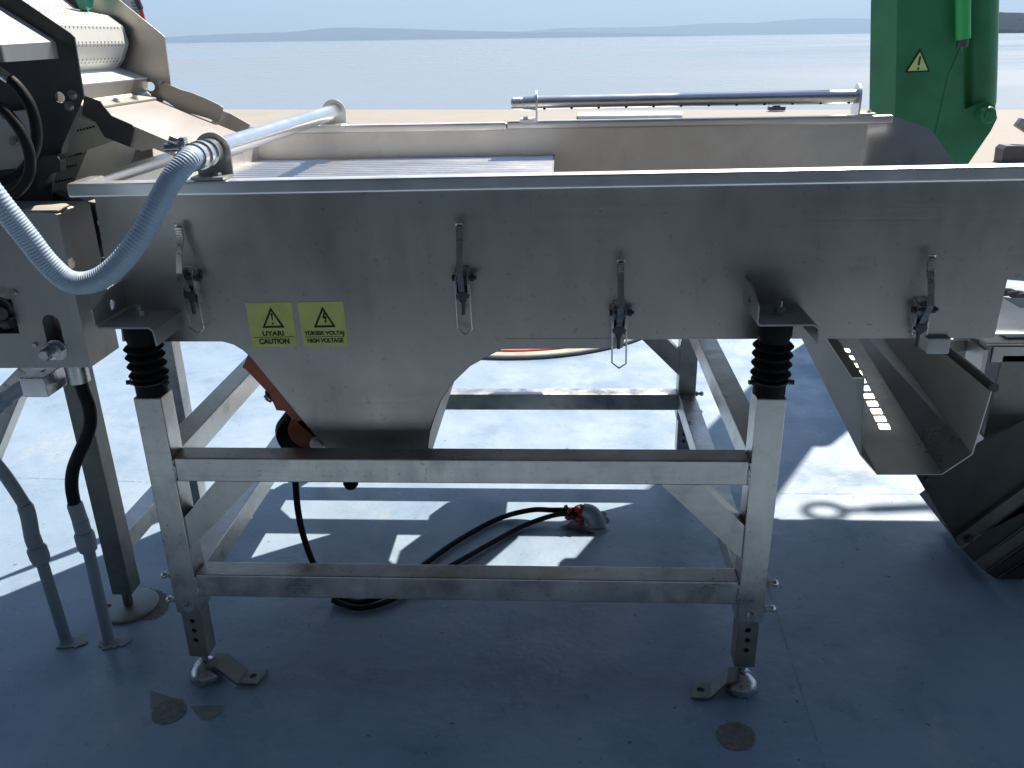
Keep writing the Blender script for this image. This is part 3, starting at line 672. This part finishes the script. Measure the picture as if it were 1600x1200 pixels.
link('hose_clamp', bm, SHINY, hz)
# ================================================================== LEFT CONVEYOR
YN, YFAR = 1.78, 2.195
cv = thing('belt_conveyor', 'steel conveyor with white belt feeding the trough at left', 'conveyor')
ck = [(-70, -60), (28, -4), (110, 52), (116, 58), (131, 150), (96, 232), (92, 262), (82, 270), (80, 330), (-70, 330)]
cp = [pY(x, y, YN) for x, y in ck]
def cheek(pts, y, m):
    bm = B(); prism(bm, [(p.x, y, p.z) for p in pts], (0, .004, 0)); o = link('side_plate', bm, m, cv, smooth=0)
    cb = B(); c = pY(93, 152, YN); cyl(cb, (c.x, y-.02, c.z), (c.x, y+.03, c.z), .011, n=20); cut(o, cb)
    for a in ((114, 148), (109, 166), (72, 270)):
        c = pY(*a, YN); bolt(o, LATCH, (c.x, y, c.z), (0, -1, 0), .007, .006, .004)
    return o
cheek(cp, YN, DARK)
A_ = pY(110, 52, YN); up_l = Vector((-.60, 0, .52))
farp = [Vector((p.x, 0, p.z)) for p in cp[2:6]]
farp = [farp[0]+up_l*1.2]+farp+[Vector((-1.06, 0, 1.10)), Vector((-1.5, 0, 1.15)), farp[0]+up_l*1.2+Vector((-.28, 0, -.28))]
cheek(farp, YFAR, STEEL)
# belt: modular slats round the end roller
bp = [pY(x, y, 2.17) for x, y in ((123, 14), (169, 24), (192, 41), (200, 68), (193, 93), (180, 112))]
bp = [Vector((p.x, 0, p.z)) for p in bp]
run = Vector((-.76, 0, .65)).normalized()
P = [bp[0]+run*1.3*k/16 for k in range(16, 0, -1)]+bp+[bp[5]+Vector((-.05, 0, -.03)), bp[5]+Vector((-.12, 0, .0))]+[bp[5]+Vector((-.12, 0, 0))+run*.9]
bm = B(); bent(bm, [(p.x, YN+.012, p.z) for p in P], (0, 2.16-YN-.012, 0), .006); be = link('belt', bm, BELT, cv, smooth=0)
bm = B()
for a, b_ in zip(P[8:22], P[9:23]):
    for f in (.10, .90):
        c = a.lerp(b_, f); n_ = Vector((-(b_-a).z, 0, (b_-a).x)).normalized(); n_ = n_ if n_.x+n_.z*.3 > 0 else -n_
        y = YN+.03
        while y < 2.15: hexa(bm, [Vector((c.x, y+u, c.z))+(b_-a).normalized()*v+n_*.0002 for u, v in ((0, -.0018), (.004, -.0018), (.004, .0018), (0, .0018))], [Vector((c.x, y+u, c.z))+(b_-a).normalized()*v+n_*.0010 for u, v in ((0, -.0018), (.004, -.0018), (.004, .0018), (0, .0018))]); y += .0165
link('hinge_slot', bm, GREYP, be, smooth=0, kind='stuff')
bm = B(); prism(bm, [(p.x-.0, 2.162, p.z) for p in bp]+[(bp[5].x-.12, 2.162, bp[5].z), (bp[0].x-.1, 2.162, bp[0].z+.02)], (0, .012, 0)); link('sprocket_plate', bm, GREYP, cv, smooth=0)
# lip plate in front of the belt, sun glare put into its colour
a, b_ = pY(186, 105, 2.17), pY(222, 122, 2.17)
bm = B(); bent(bm, [(a.x-.02, YN+.004, a.z+.002), (b_.x+.004, YN+.004, b_.z), (b_.x+.002, YN+.004, b_.z-.030), (b_.x+.02, YN+.004, b_.z-.042)][:2], (0, YFAR-YN-.006, 0), .003); link('lip_plate', bm, mat('glare_steel', (.8, .8, .78), .5, .3, 8, .05), cv)
bm = B(); bent(bm, [(b_.x+.003, YN+.004, b_.z-.0032), (b_.x-.002, YN+.004, b_.z-.032), (b_.x+.008, YN+.004, b_.z-.042)], (0, YFAR-YN-.006, 0), .003); link('lip_skirt', bm, STEEL, cv)
# apron sliding down into the trough
a0, a1 = Vector((-1.018, 0, 1.329)), Vector((-.79, 0, 1.232)); a00 = a0+Vector((-.012, 0, .004))
bm = B(); bent(bm, [(a00.x, 1.845, a00.z), (a0.x, 1.845, a0.z), (a1.x, 1.845, a1.z)], (0, 2.155-1.845, 0), .003)
ap = link('apron', bm, mat('apron_steel', (.36, .335, .33), .46, .55, 5, .12, .06, .02, 14, (.27, .24, .23), .5, 4, (1, .25, 1)), cv)
bm = B(); hexa(bm, [(a0.x-.002, 1.85, a0.z+.001), (a0.x+.022, 1.85, a0.z-.008), (a0.x+.022, 2.15, a0.z-.008), (a0.x-.002, 2.15, a0.z+.001)], [(a0.x-.002, 1.85, a0.z+.005), (a0.x+.022, 1.85, a0.z-.004), (a0.x+.022, 2.15, a0.z-.004), (a0.x-.002, 2.15, a0.z+.005)])
link('clamp_strip', bm, mat('strip_steel', (.42, .41, .37), .45, .5), ap)
for y in (1.88, 1.97, 2.06): bolt(ap, LATCH, (a0.x+.010, y, a0.z+.001), (.3, 0, .95), .006, .005)
# side guards of the apron
def guard(pts, y, m): bm = B(); prism(bm, [pY(a, b, y) for a, b in pts], (0, .003, 0)); link('side_guard', bm, m, cv, smooth=0)
guard([(256, 130), (266, 133), (285, 141), (300, 145), (322, 154), (343, 164), (348, 168), (348, 173), (341, 191), (322, 184), (300, 178), (280, 172), (262, 160), (240, 148)], 2.17, STEEL)
guard([(345, 172), (361, 178), (391, 195), (385, 205), (378, 240), (340, 236), (330, 190)], 2.19, mat('apron_plate', (.42, .40, .40), .5, .5, 5, .1))
guard([(131, 149), (156, 158), (160, 164), (174, 181), (206, 195), (209, 200), (203, 230), (163, 214), (149, 190), (128, 180)], 1.83, DARK)
bm = B(); prism(bm, [pY(a, b, 1.84) for a, b in ((174, 182), (277, 226), (272, 244), (240, 232), (222, 236), (204, 231), (206, 196))], (0, .003, 0)); link('side_guard', bm, mat('guard_light', (.52, .49, .47), .5, .5, 6, .1), cv, smooth=0)
# return belt under the head
bm = B(); rb = [pY(a, b, 1.9) for a, b in ((130, 184), (150, 195), (172, 222), (118, 250), (112, 250))]
prism(bm, [pY(a, b, 1.86) for a, b in ((118, 180), (150, 192), (176, 221), (104, 245))], (0, .28, 0)); link('return_slat', bm, BELTD, cv, smooth=0)
bm = B(); prism(bm, [pY(a, b, 1.88) for a, b in ((98, 240), (137, 234), (105, 312), (122, 320), (82, 322), (80, 290))], (0, .26, 0)); link('return_slat', bm, BELTD, cv, smooth=0)
bm = B()
for (x0, y0), (x1, y1) in (((122, 204), (146, 198)), ((108, 244), (126, 240)), ((96, 262), (118, 258)), ((88, 284), (112, 279))):
    for k in range(6):
        c = pY(x0+(x1-x0)*k/5, y0+(y1-y0)*k/5, 1.858 if y0 < 243 else 1.878); box(bm, c.x-.002, c.x+.002, c.y-.001, c.y+.001, c.z-.0015, c.z+.0015)
link('hinge_slot', bm, BLACK, cv, smooth=0, kind='stuff')
# top cover in front of the near side plate
bm = B(); a, b_ = pY(84, 62, YN-.004), pY(-80, -42, YN-.004); c, d = pY(-80, 74, 1.62), pY(0, 70, 1.64)
g = [a, b_, c, d, pY(84, 65, YN-.012)]
prism(bm, g, (0, 0, -.003)); link('top_cover', bm, mat('cover_steel', (.40, .39, .39), .5, .35, 4, .06, .05, .01, 10), cv, smooth=0)
bm = B(); hexa(bm, [c, d, d-Vector((0, 0, .03)), c-Vector((0, 0, .03))], [c+Vector((0, .003, 0)), d+Vector((0, .003, 0)), d+Vector((0, .003, -.03)), c+Vector((0, .003, -.03))])
hexa(bm, [d, pY(84, 65, YN-.012), pY(84, 66, YN-.012)-Vector((0, 0, .03)), d-Vector((0, 0, .03))], [q_+Vector((.002, .003, 0)) for q_ in (d, pY(84, 65, YN-.012), pY(84, 66, YN-.012)-Vector((0, 0, .03)), d-Vector((0, 0, .03)))])
link('cover_lip', bm, STEEL, cv, smooth=0)
bm = B(); prism(bm, [pY(a, b, YN-.02) for a, b in ((-70, 182), (40, 172), (47, 182), (52, 250), (36, 262), (-70, 272))], (0, .012, 0)); q_ = link('access_panel', bm, BOXM, cv, smooth=0)
bolt(q_, LATCH, pY(23, 221, YN-.02), (0, -1, 0), .008, .005); bolt(q_, LATCH, pY(8, 180, YN-.02), (0, -1, 0), .006, .004)
bm = B(); prism(bm, [pY(a, b, YN-.03) for a, b in ((60, 250), (70, 243), (88, 243), (94, 250), (94, 268), (80, 272), (62, 300), (56, 300))], (0, .024, 0)); q_ = link('clip_bracket', bm, DARK, cv, smooth=0)
# lower machine body behind the box
bm = B(); prism(bm, [pY(a, b, 1.80) for a, b in ((-80, 300), (84, 300), (122, 318), (147, 322), (160, 372), (154, 405), (140, 412), (150, 470), (-80, 470))], (0, .03, 0)); link('lower_plate', bm, DARK, cv, smooth=0)
bm = B(); bar(bm, pY(128, 405, 1.95), pY(182, 405, 1.95), .03, .012); link('cross_bar', bm, STEEL, cv)
bm = B(); bar(bm, pY(-30, 650, 2.05), pY(44, 575, 2.05), .05, .03, .003); bar(bm, pY(-20, 720, 1.95), pY(28, 600, 1.95), .05, .05, .003); link('side_arm', bm, TUBE, cv)
# drive box
yb0 = 1.645
bc = [pY(x, y, yb0) for x, y in ((-90, 330), (82, 332), (90, 336), (142, 574), (-90, 576))]
bm = B(); prism(bm, [(p.x, yb0, p.z) for p in bc], (0, .125, 0)); bx = link('drive_box', bm, BOXM, cv, smooth=0)
cb = B(); c = pY(83, 518, yb0); 
prism(cb, [(c.x+.019*cos(a), yb0-.02, c.z+(.018 if sin(a) > 0 else -.022)+.019*sin(a)) for a in (2*pi*(i+.5)/24 for i in range(24))], (0, .06, 0))
cut(bx, cb)
c = pY(14, 500, yb0); cb = B(); box(cb, c.x-.05, c.x+.016, yb0-.02, yb0+.05, c.z-.03, c.z+.045); cut(bx, cb)
bm = B(); c0 = pY(84, 332, yb0); c1 = pY(30, 332, yb0); prism(bm, [(c1.x, yb0+.002, c0.z+.002), (c0.x, yb0+.002, c0.z+.002), (c0.x+.006, yb0+.006, c0.z+.001), (c0.x+.006, yb0+.05, c0.z+.003), (c0.x-.01, yb0+.065, c0.z+.004), (c1.x+.01, yb0+.065, c0.z+.004)], (0, 0, .0025)); link('lit_box_top', bm, mat('lit_top_steel', (.6, .56, .5), .5, .4), bx, smooth=0)  # pale plate, sunlit sliver of the box top put into its colour
bm = B(); c = pY(80, 549, yb0); lathe(bm, c, c+Vector((.0, -.03, 0)), [(0, 0), (0, .018), (.15, .018), (.16, .013), (.8, .013), (1, .010), (1, 0)], 20); hexbolt(bm, c+Vector((.013, 0, .003)), (0, -1, 0), .016, .008); link('bolt', bm, LATCH, bx)
bm = B(); c = pY(22, 458, yb0); lathe(bm, c, c+Vector((0, -.006, 0)), [(0, 0), (0, .008), (.6, .008), (1, .006), (1, .0)], 16); link('bolt', bm, LATCH, bx)
bm = B(); c = pY(55, 539, yb0); lathe(bm, c, c+Vector((0, -.004, 0)), [(0, 0), (0, .006), (1, .005), (1, 0)], 14)
link('bolt', bm, LATCH, bx)
bm = B(); c = pY(10, 486, yb0); lathe(bm, c+Vector((-.02, .03, .004)), c+Vector((.0, -.02, .0)), [(0, 0), (0, .018), (.4, .018), (.42, .022), (.7, .022), (.72, .014), (1, .014), (1, 0)], 20)
lathe(bm, c+Vector((-.03, .0, -.026)), c+Vector((.012, -.008, -.022)), [(0, 0), (0, .011), (.5, .011), (.52, .014), (1, .012), (1, 0)], 16); box(bm, c.x-.02, c.x+.018, yb0-.012, yb0-.004, c.z-.016, c.z-.010, .001)
tube(bm, spline([c+Vector((-.03, -.01, .03)), c+Vector((-.005, -.02, .036)), c+Vector((.012, -.006, .02)), c+Vector((.016, .01, -.03))], 6), .003, 8)
link('cable_gland', bm, DARK, bx)
bm = B(); c = pY(80, 596, 1.70); box(bm, c.x-.045, c.x+.012, 1.66, 1.74, c.z-.022, c.z+.025, .003); d = pY(122, 588, 1.72)
lathe(bm, (d.x, 1.72, d.z+.03), (d.x, 1.72, d.z-.012), [(0, 0), (0, .024), (1, .024), (1, 0)], 20); link('conduit_socket', bm, LATCH, bx)
# legs of the conveyor
def cleg(x, y, zt):
    bm = B(); box(bm, x, x+.055, y, y+.055, .062, zt, .003); o = link('leg', bm, TUBE if y > 2 else WEAR, cv)
    bm = B(); c = Vector((x+.022, y+.03, 0)); lathe(bm, c, c+Vector((0, 0, .012)), [(0, 0), (0, .078), (.7, .078), (1, .072), (1, 0)], 40); cyl(bm, c, c+Vector((0, 0, .07)), .013)
    o2 = link('disc_foot', bm, WEAR, o)
    cb = B(); cyl(cb, c+Vector((-.052, -.012, -.01)), c+Vector((-.052, -.012, .03)), .008); cut(o2, cb)
cleg(-1.226, 1.87, 1.12); cleg(-1.226, 2.352, 1.12)
bm = B(); box(bm, -1.225, -1.172, 1.925, 2.352, .175, .232, .003); link('rail', bm, TUBE, cv)
bm = B(); box(bm, -1.225, -1.172, 1.925, 2.352, .85, .90, .003); link('rail', bm, TUBE, cv)
# teal guard and the crate of text behind the conveyor head
bm = B(); prism(bm, [pY(a, b, 2.12) for a, b in ((112, -14), (140, -14), (134, 12), (126, 18))], (0, .03, 0)); link('belt_guide', bm, TEAL, cv, smooth=0)
t = thing('info_board', 'pale board with a red edged pole seen behind the conveyor head', 'board')
bm = B(); prism(bm, [pY(a, b, 3.5) for a, b in ((160, -30), (205, -30), (214, 0), (224, 34), (200, 30), (170, 10))], (0, .02, 0)); link('panel', bm, WHITE, t, smooth=0)
bm = B(); tube(bm, [pY(207, -30, 3.49), pY(215, 2, 3.49), pY(220, 14, 3.49)], .012, 8); link('cord', bm, DARK, t)
bm = B(); tube(bm, [pY(220, 14, 3.49), pY(226, 38, 3.49)], .008, 8); link('pole', bm, RED, t)
bm = B()
for k in range(4): c = pY(205+1.5*k, 6+5*k, 3.498); box(bm, c.x, c.x+.02, c.y-.002, c.y, c.z, c.z+.006)
link('print_mark', bm, GREYP, t, smooth=0)
# black cables looping at the far left
def cable(name, pts, r, m, label=None, cat='cable', grp=None, parent=None, n=10):
    bm = B(); tube(bm, spline(pts, n), r, 12); kw = {}
    if label: kw = dict(label=label, category=cat)
    if grp: kw['group'] = grp
    return link(name, bm, m, parent, **kw)
t = thing('control_cables', 'pair of thick black cables looping beside the conveyor side plate', 'cable')
yc_ = 1.66
o = cable('cable', [pY(a, b, yc_) for a, b in ((14, 122), (30, 138), (46, 162), (55, 190), (57, 218), (50, 245), (34, 268), (8, 280), (-40, 282))], .0105, CABLE, parent=t)
cable('cable', [pY(a, b, yc_-.03) for a, b in ((-40, 150), (0, 168), (22, 190), (38, 216), (47, 246), (44, 276), (28, 298), (4, 312), (-30, 316))], .0105, CABLE, parent=t)
bm = B(); a, b_ = pY(-12, 105, yc_), pY(16, 124, yc_); lathe(bm, a, b_, [(0, 0), (0, .0105), (1, .0105), (1, 0)], 16); link('cable_sleeve', bm, SHINY, t)
# ================================================================== CONDUITS
SEAL = mat('sealant_grey', (.30, .34, .37), .6, 0, 60, .2, .1, .3, 120)
def conduit(name, label, foot, top, mid, mmid, fit):
    t = thing(name, label, 'conduit', 'painted floor conduits with hoses')
    f = pZ(*foot, 0); pth = [pY(x, y, 1.75) for x, y in top]
    bm = B(); v = (pth[0]-f); lathe(bm, f, pth[0], [(0, 0), (0, .022), (.03, .019), (.05, .0145), (1, .0145), (1, 0)], 18)
    link('floor_pipe', bm, DECKP, t)
    bm = B(); rr_ = random.Random(int(foot[0])); ring_ = [f+Vector((.014, 0, 0))+Vector(((.033+rr_.uniform(-.009, .012))*cos(2*pi*i/22), (.03+rr_.uniform(-.008, .01))*sin(2*pi*i/22), .0006)) for i in range(22)]
    prism(bm, ring_, (0, 0, .0035)); link('sealant_collar', bm, SEAL, t)
    bm = B(); lathe(bm, pth[0], pth[1], [(0, 0), (0, .015), (.06, .021), (.25, .0235), (.55, .0235), (.62, .0205), (.63, .017), (.68, .017), (.70, .019), (.97, .019), (1, .017), (1, 0)], 20); link('coupling', bm, DECKP, t)
    k = mid
    bm = B(); tube(bm, spline(pth[1:1+k+1], 8), lambda t_: .0185 if t_ < .9 else .0165, 16); link('painted_sleeve', bm, DECKP, t)
    bm = B(); tube(bm, spline(pth[1+k:], 8), .0150, 14); link('flexible_hose', bm, mmid, t)
    return t
conduit('floor_conduit', 'painted conduit with bare black hose in its middle, nearer conveyor leg', (171, 1003), [(139, 862), (125, 812), (116, 786), (112, 760), (114, 735), (122, 712), (134, 686), (141, 662), (139, 636), (130, 612), (124, 592)], 1, CABLE, 0)
conduit('floor_conduit', 'leftmost conduit, painted grey blue up to a steel socket', (104, 1003), [(66, 880), (50, 838), (44, 805), (38, 788), (20, 760), (2, 735), (-25, 705), (-60, 680)], 2, DECKP, 0)
bm = B(); P = spline([pY(x, y, 1.70) for x, y in ((-30, 660), (-4, 636), (10, 622), (24, 612), (48, 598), (74, 588))], 8); tube(bm, P, lambda t_: .019 if abs(t_-.36) < .05 else .0165, 16)
o = link('socket_pipe', bm, DECKP, label='grey blue painted pipe stub entering the underside of the drive box', category='pipe')
# ================================================================== POWER CABLES
t = thing('floor_outlet', 'grey floor cable outlet smeared with red sealant', 'cable outlet')
g0 = pZ(925, 822, 0); bm = B(); tube(bm, spline([g0+Vector((.015, -.01, 0)), g0+Vector((.012, 0, .02)), g0+Vector((-.004, .005, .045)), g0+Vector((-.03, .008, .052))], 6), lambda t_: .031-.008*t_, 18)
lathe(bm, g0+Vector((.015, -.01, -.001)), g0+Vector((.015, -.01, .008)), [(0, 0), (0, .045), (1, .03), (1, 0)], 20); link('elbow', bm, DECKP, t)
bm = B(); rnd = random.Random(5)
for k in range(26):
    c = g0+Vector((-.035-rnd.random()*.05*(k % 3 > 0), .004+rnd.uniform(-.02, .02), .046+rnd.uniform(-.024, .022))); bmesh.ops.create_icosphere(bm, subdivisions=2, radius=rnd.uniform(.006, .013), matrix=Matrix.Translation(c))
for v in bm.verts: v.co += Vector((rnd.uniform(-1, 1), rnd.uniform(-1, 1), rnd.uniform(-1, 1)))*.0012
link('sealant', bm, REDGOO, t)
def dk(x, y, z=.012): return pZ(x, y, z)
gi = g0+Vector((-.03, .008, .05))
cable('power_cable', [pY(448, 690, 1.80), pY(456, 715, 1.84), pY(461, 745, 1.88), pY(466, 800, 1.9), pY(478, 850, 1.92), pY(498, 895, 1.92), dk(530, 932), dk(570, 940), dk(620, 918), dk(668, 878), dk(720, 842), dk(780, 810), dk(830, 797, .03), dk(865, 797, .045), gi+Vector((0, 0, .004))], .0085, CABLE, 'black power cable hanging from the motor and running to the outlet, the farther one', 'cable', 'power cables under the trough')
cable('power_cable', [dk(520, 938), dk(560, 950), dk(610, 938), dk(660, 908), dk(712, 880), dk(765, 850), dk(815, 823), dk(855, 808, .03), dk(880, 803, .045), gi+Vector((0, -.01, -.006))], .0080, CABLE, 'nearer ribbed black cable on the deck leading to the outlet', 'cable', 'power cables under the trough')
# ================================================================== RIGHT MACHINE
HEAD = mat('grimy_black_steel', (.062, .066, .062), .55, .3, 8, .4, .1, .1, 30, (.08, .08, .07), .6, 10)
HEAD2 = mat('grimy_edge_steel', (.14, .14, .13), .5, .4, 8, .4, .1, .1, 30, (.16, .15, .13), .5, 10)
rm = thing('dark_conveyor', 'dark worn conveyor under a steel frame at the right edge', 'conveyor')
Y0 = 2.10; q2 = lambda x, y, Y=Y0: pY(x, y, Y)
a, b_ = q2(1553, 541), q2(1800, 541); zt = a.z; zb = q2(1570, 683).z
bm = B(); box(bm, a.x, 2.0, Y0, Y0+.012, zt-.045, zt, .003); box(bm, a.x-.02, 2.0, Y0+.0, Y0+.30, zt+.001, zt+.009, .002); link('top_rail', bm, STEEL, rm)
bm = B(); prism(bm, [q2(1568, 556), q2(1800, 556), q2(1800, 683), q2(1536, 683)], (0, .01, 0)); link('panel', bm, WEAR, rm, smooth=0)
bm = B(); box(bm, q2(1530, 686).x, 2.0, Y0-.02, Y0+.04, q2(1530, 695).z, q2(1530, 679).z, .003); link('bottom_rail', bm, TUBE, rm)
bm = B(); box(bm, q2(1490, 560).x, q2(1558, 560).x, Y0+.10, Y0+.112, zt-.05, zt-.02, .002); box(bm, q2(1535, 560).x, q2(1542, 560).x, Y0-.001, Y0+.09, zt-.24, zt-.01); link('cross_rail', bm, STEEL, rm)
bm = B(); box(bm, q2(1560, 600).x+.1, 2.0, Y0+.14, Y0+.5, .30, zt-.02, .003); link('body', bm, DARK, rm)
bm = B(); a, b_ = q2(1556, 500), 0; box(bm, 1.13, 2.0, Y0+.03, pZ(1580, 497, zt+.014).y, zt+.010, zt+.014, .001); link('top_plate', bm, DECKP, rm)
# inclined head of the lower conveyor
hd = lambda pts, y, th, m, nm: (lambda bm: (prism(bm, [q2(x, yy, y) for x, yy in pts], (0, th, 0)), link(nm, bm, m, rm, smooth=0)))(B())
hd([(1433, 744), (1450, 738), (1560, 676), (1800, 676), (1800, 700), (1497, 852)], 2.03, .006, HEAD, 'side_plate')
hd([(1433, 744), (1450, 738), (1600, 656), (1600, 676), (1462, 770)], 2.022, .008, HEAD, 'upper_flange')
hd([(1496, 838), (1620, 748), (1620, 768), (1502, 856), (1497, 852)], 2.018, .012, HEAD2, 'lower_flange')
bolt(rm, HEAD, q2(1513, 841, 2.018), (0, -1, 0), .009, .008); bolt(rm, HEAD, q2(1448, 748, 2.022), (0, -1, 0), .006, .005)
e = [(1502, 857), (1530, 882), (1553, 905), (1600, 916)]
for i, ((x0, y0), (x1, y1), sl_) in enumerate((((1503, 858), (1522, 878), .72), ((1524, 880), (1540, 893), .70), ((1542, 895), (1556, 904), .66), ((1558, 906), (1585, 912), .6))):
    bm = B(); ys = 2.03+.02*i
    prism(bm, [q2(x0, y0, ys), q2(x1, y1, ys), q2(x1+130, y1-130*sl_, ys), q2(x0+150, y0-150*sl_, ys)], (0, .30, 0)); link('belt_slat', bm, HEAD2 if i == 1 else HEAD, rm, smooth=0)
    bm = B(); bar(bm, q2(x1+1, y1, ys-.002), q2(x1+140, y1-140*sl_, ys-.002), .004, .004); link('slat_edge', bm, HEAD2, rm)
# ================================================================== CRANE
cr = thing('deck_crane', 'green painted deck crane column with warning triangle and hydraulic cylinder', 'crane')
YG = 4.5; zt = 3.4
g = lambda x, y, Y=YG: pY(x, y, Y)

bm = B()
def ring(y, xl_, xf_, xr_, z=None):
    A, Bq, D = g(xl_, y, YG+.12), g(xf_, y), g(xr_, y); z = g(1400, y).z if z is None else z
    return [Vector((A.x, YG+.12, z)), Vector((Bq.x, YG, z)), Vector((D.x, YG, z)), Vector((D.x, YG+.34, z)), Vector((Bq.x, YG+.34, z)), Vector((A.x*1.06, YG+.26, z))]
R0, R1, R2 = ring(0, 1361, 1402, 1493), ring(90, 1359.5, 1400.5, 1503), ring(200, 1357.5, 1398, 1507)
RB = [Vector((p.x, p.y, 0)) for p in R2]; RT = [Vector((p.x+(1.9)*(p.x-q_.x)/(p.z-q_.z) if False else p.x, p.y, 4.6)) for p, q_ in zip(R0, R1)]
xl = R0[0].x
rs = [[bm.verts.new(p) for p in R] for R in (RB, R2, R1, R0, RT)]
bm.faces.new(rs[0]); bm.faces.new(rs[-1][::-1])
for A, Bq in zip(rs, rs[1:]):
    for i in range(6): bm.faces.new((A[i], Bq[i], Bq[(i+1) % 6], A[(i+1) % 6]))
link('column', bm, GREEN, cr, smooth=0)
bm = B(); prism(bm, [g(x, y, YG-.004) for x, y in ((1481, 120), (1500, 76), (1503, 175), (1536, 160), (1555, 165), (1558, 185), (1548, 205), (1513, 256), (1470, 340), (1420, 340), (1460, 215))], (0, .03, 0)); link('lug_plate', bm, GREEN, cr, smooth=0)
bm = B(); prism(bm, [g(x, y, YG+.2) for x, y in ((1470, 178), (1503, 175), (1536, 160), (1555, 165), (1558, 185), (1548, 205), (1513, 256), (1470, 340))], (0, .03, 0)); link('lug_plate', bm, GREEN, cr, smooth=0)
c = g(1545, 180, YG-.05); bm = B(); lathe(bm, c, c+Vector((-.02, .34, 0)), [(0, 0), (0, .036), (.03, .042), (.97, .042), (1, .036), (1, 0)], 26); cyl(bm, c+Vector((0, -.006, 0)), c+Vector((0, .01, 0)), .02); link('pivot_pin', bm, GREEN, cr)
a, b_ = g(1529, 172, YG+.1), g(1535, -300, YG+.1); bm = B(); lathe(bm, a, b_, [(0, 0), (0, .07), (.02, .078), (.12, .08), (1, .083), (1, 0)], 32); link('cylinder', bm, GREEN, cr)
a, b_ = g(1505, 61, YG-.05), g(1504, -300, YG-.05); bm = B(); lathe(bm, a, b_, [(0, 0), (0, .033), (1, .036), (1, 0)], 24); link('upper_rod', bm, GREEN_LIT, cr)
bm = B(); cyl(bm, a+Vector((0, 0, -.035)), a, .026); link('rod_cap', bm, DARK, cr)
# arm and hook above the frame
bm = B(); hexa(bm, [(xl+.02, YG+.05, 4.605), (xl+.02, YG+.3, 4.605), (xl+.02, YG+.3, 4.9), (xl+.02, YG+.05, 4.9)], [(3.2, YG+.05, 4.9), (3.2, YG+.3, 4.9), (3.2, YG+.3, 5.1), (3.2, YG+.05, 5.1)]); link('boom', bm, GREEN, cr)
hz_ = 3.6; hp = pZ(1288, 799, 0)+s_*hz_; hq = pZ(1460, 792, 0)+s_*hz_
bm = B(); n_ = 28
dr = (hq-hp).normalized(); sd = Vector((-dr.y, dr.x, 0))
tube(bm, [hp+dr*.062*cos(2*pi*i/n_)+sd*.048*sin(2*pi*i/n_) for i in range(n_+1)], .016, 8); bar(bm, hp+dr*.062, hp.lerp(hq, .5), .022, .022); bar(bm, hp.lerp(hq, .4), hq+dr*.1, .040, .03)
tube(bm, [hq, Vector((hq.x+.3, YG+.2, 4.9))], .008, 8); link('sling_hook', bm, DARK, cr)
# warning triangle
T3 = [g(x, y, YG-.004) for x, y in ((1438, 76), (1453, 112), (1414, 113.5))]
cc = sum(T3, Vector())/3
bm = B(); prism(bm, T3, (0, .003, 0)); o = link('warning_sticker', bm, PRINT, cr, smooth=0, label='yellow warning triangle on the green crane column')
bm = B(); poly(bm, [cc+(p-cc)*.80+Vector((0, -.0012, 0)) for p in T3]); link('triangle_field', bm, mat('triangle_yellow', (.62, .66, .22), .5), o, smooth=0)
bm = B(); poly(bm, [g(x, y, YG-.0062) for x, y in ((1436.5, 88), (1439.5, 88), (1437, 102), (1434, 102))]); poly(bm, [g(1434.8+1.9*cos(2*pi*i/10), 107.2+1.9*sin(2*pi*i/10), YG-.0062) for i in range(10)]); link('exclamation_mark', bm, PRINT, o, smooth=0)
# ================================================================== HAZE
bm = B(); box(bm, -17000, 17000, -60, 24500, -360, 1500); hm = bpy.data.materials.new('haze'); hm.use_nodes = True
n = hm.node_tree.nodes; n.remove(n['Principled BSDF']); v = n.new('ShaderNodeVolumePrincipled'); v.inputs['Color'].default_value = (.5, .71, 1, 1); v.inputs['Density'].default_value = 9.5e-5; v.inputs['Anisotropy'].default_value = .1
hm.node_tree.links.new(v.outputs[0], n['Material Output'].inputs['Volume'])
link('haze', bm, hm, kind='stuff', smooth=0)
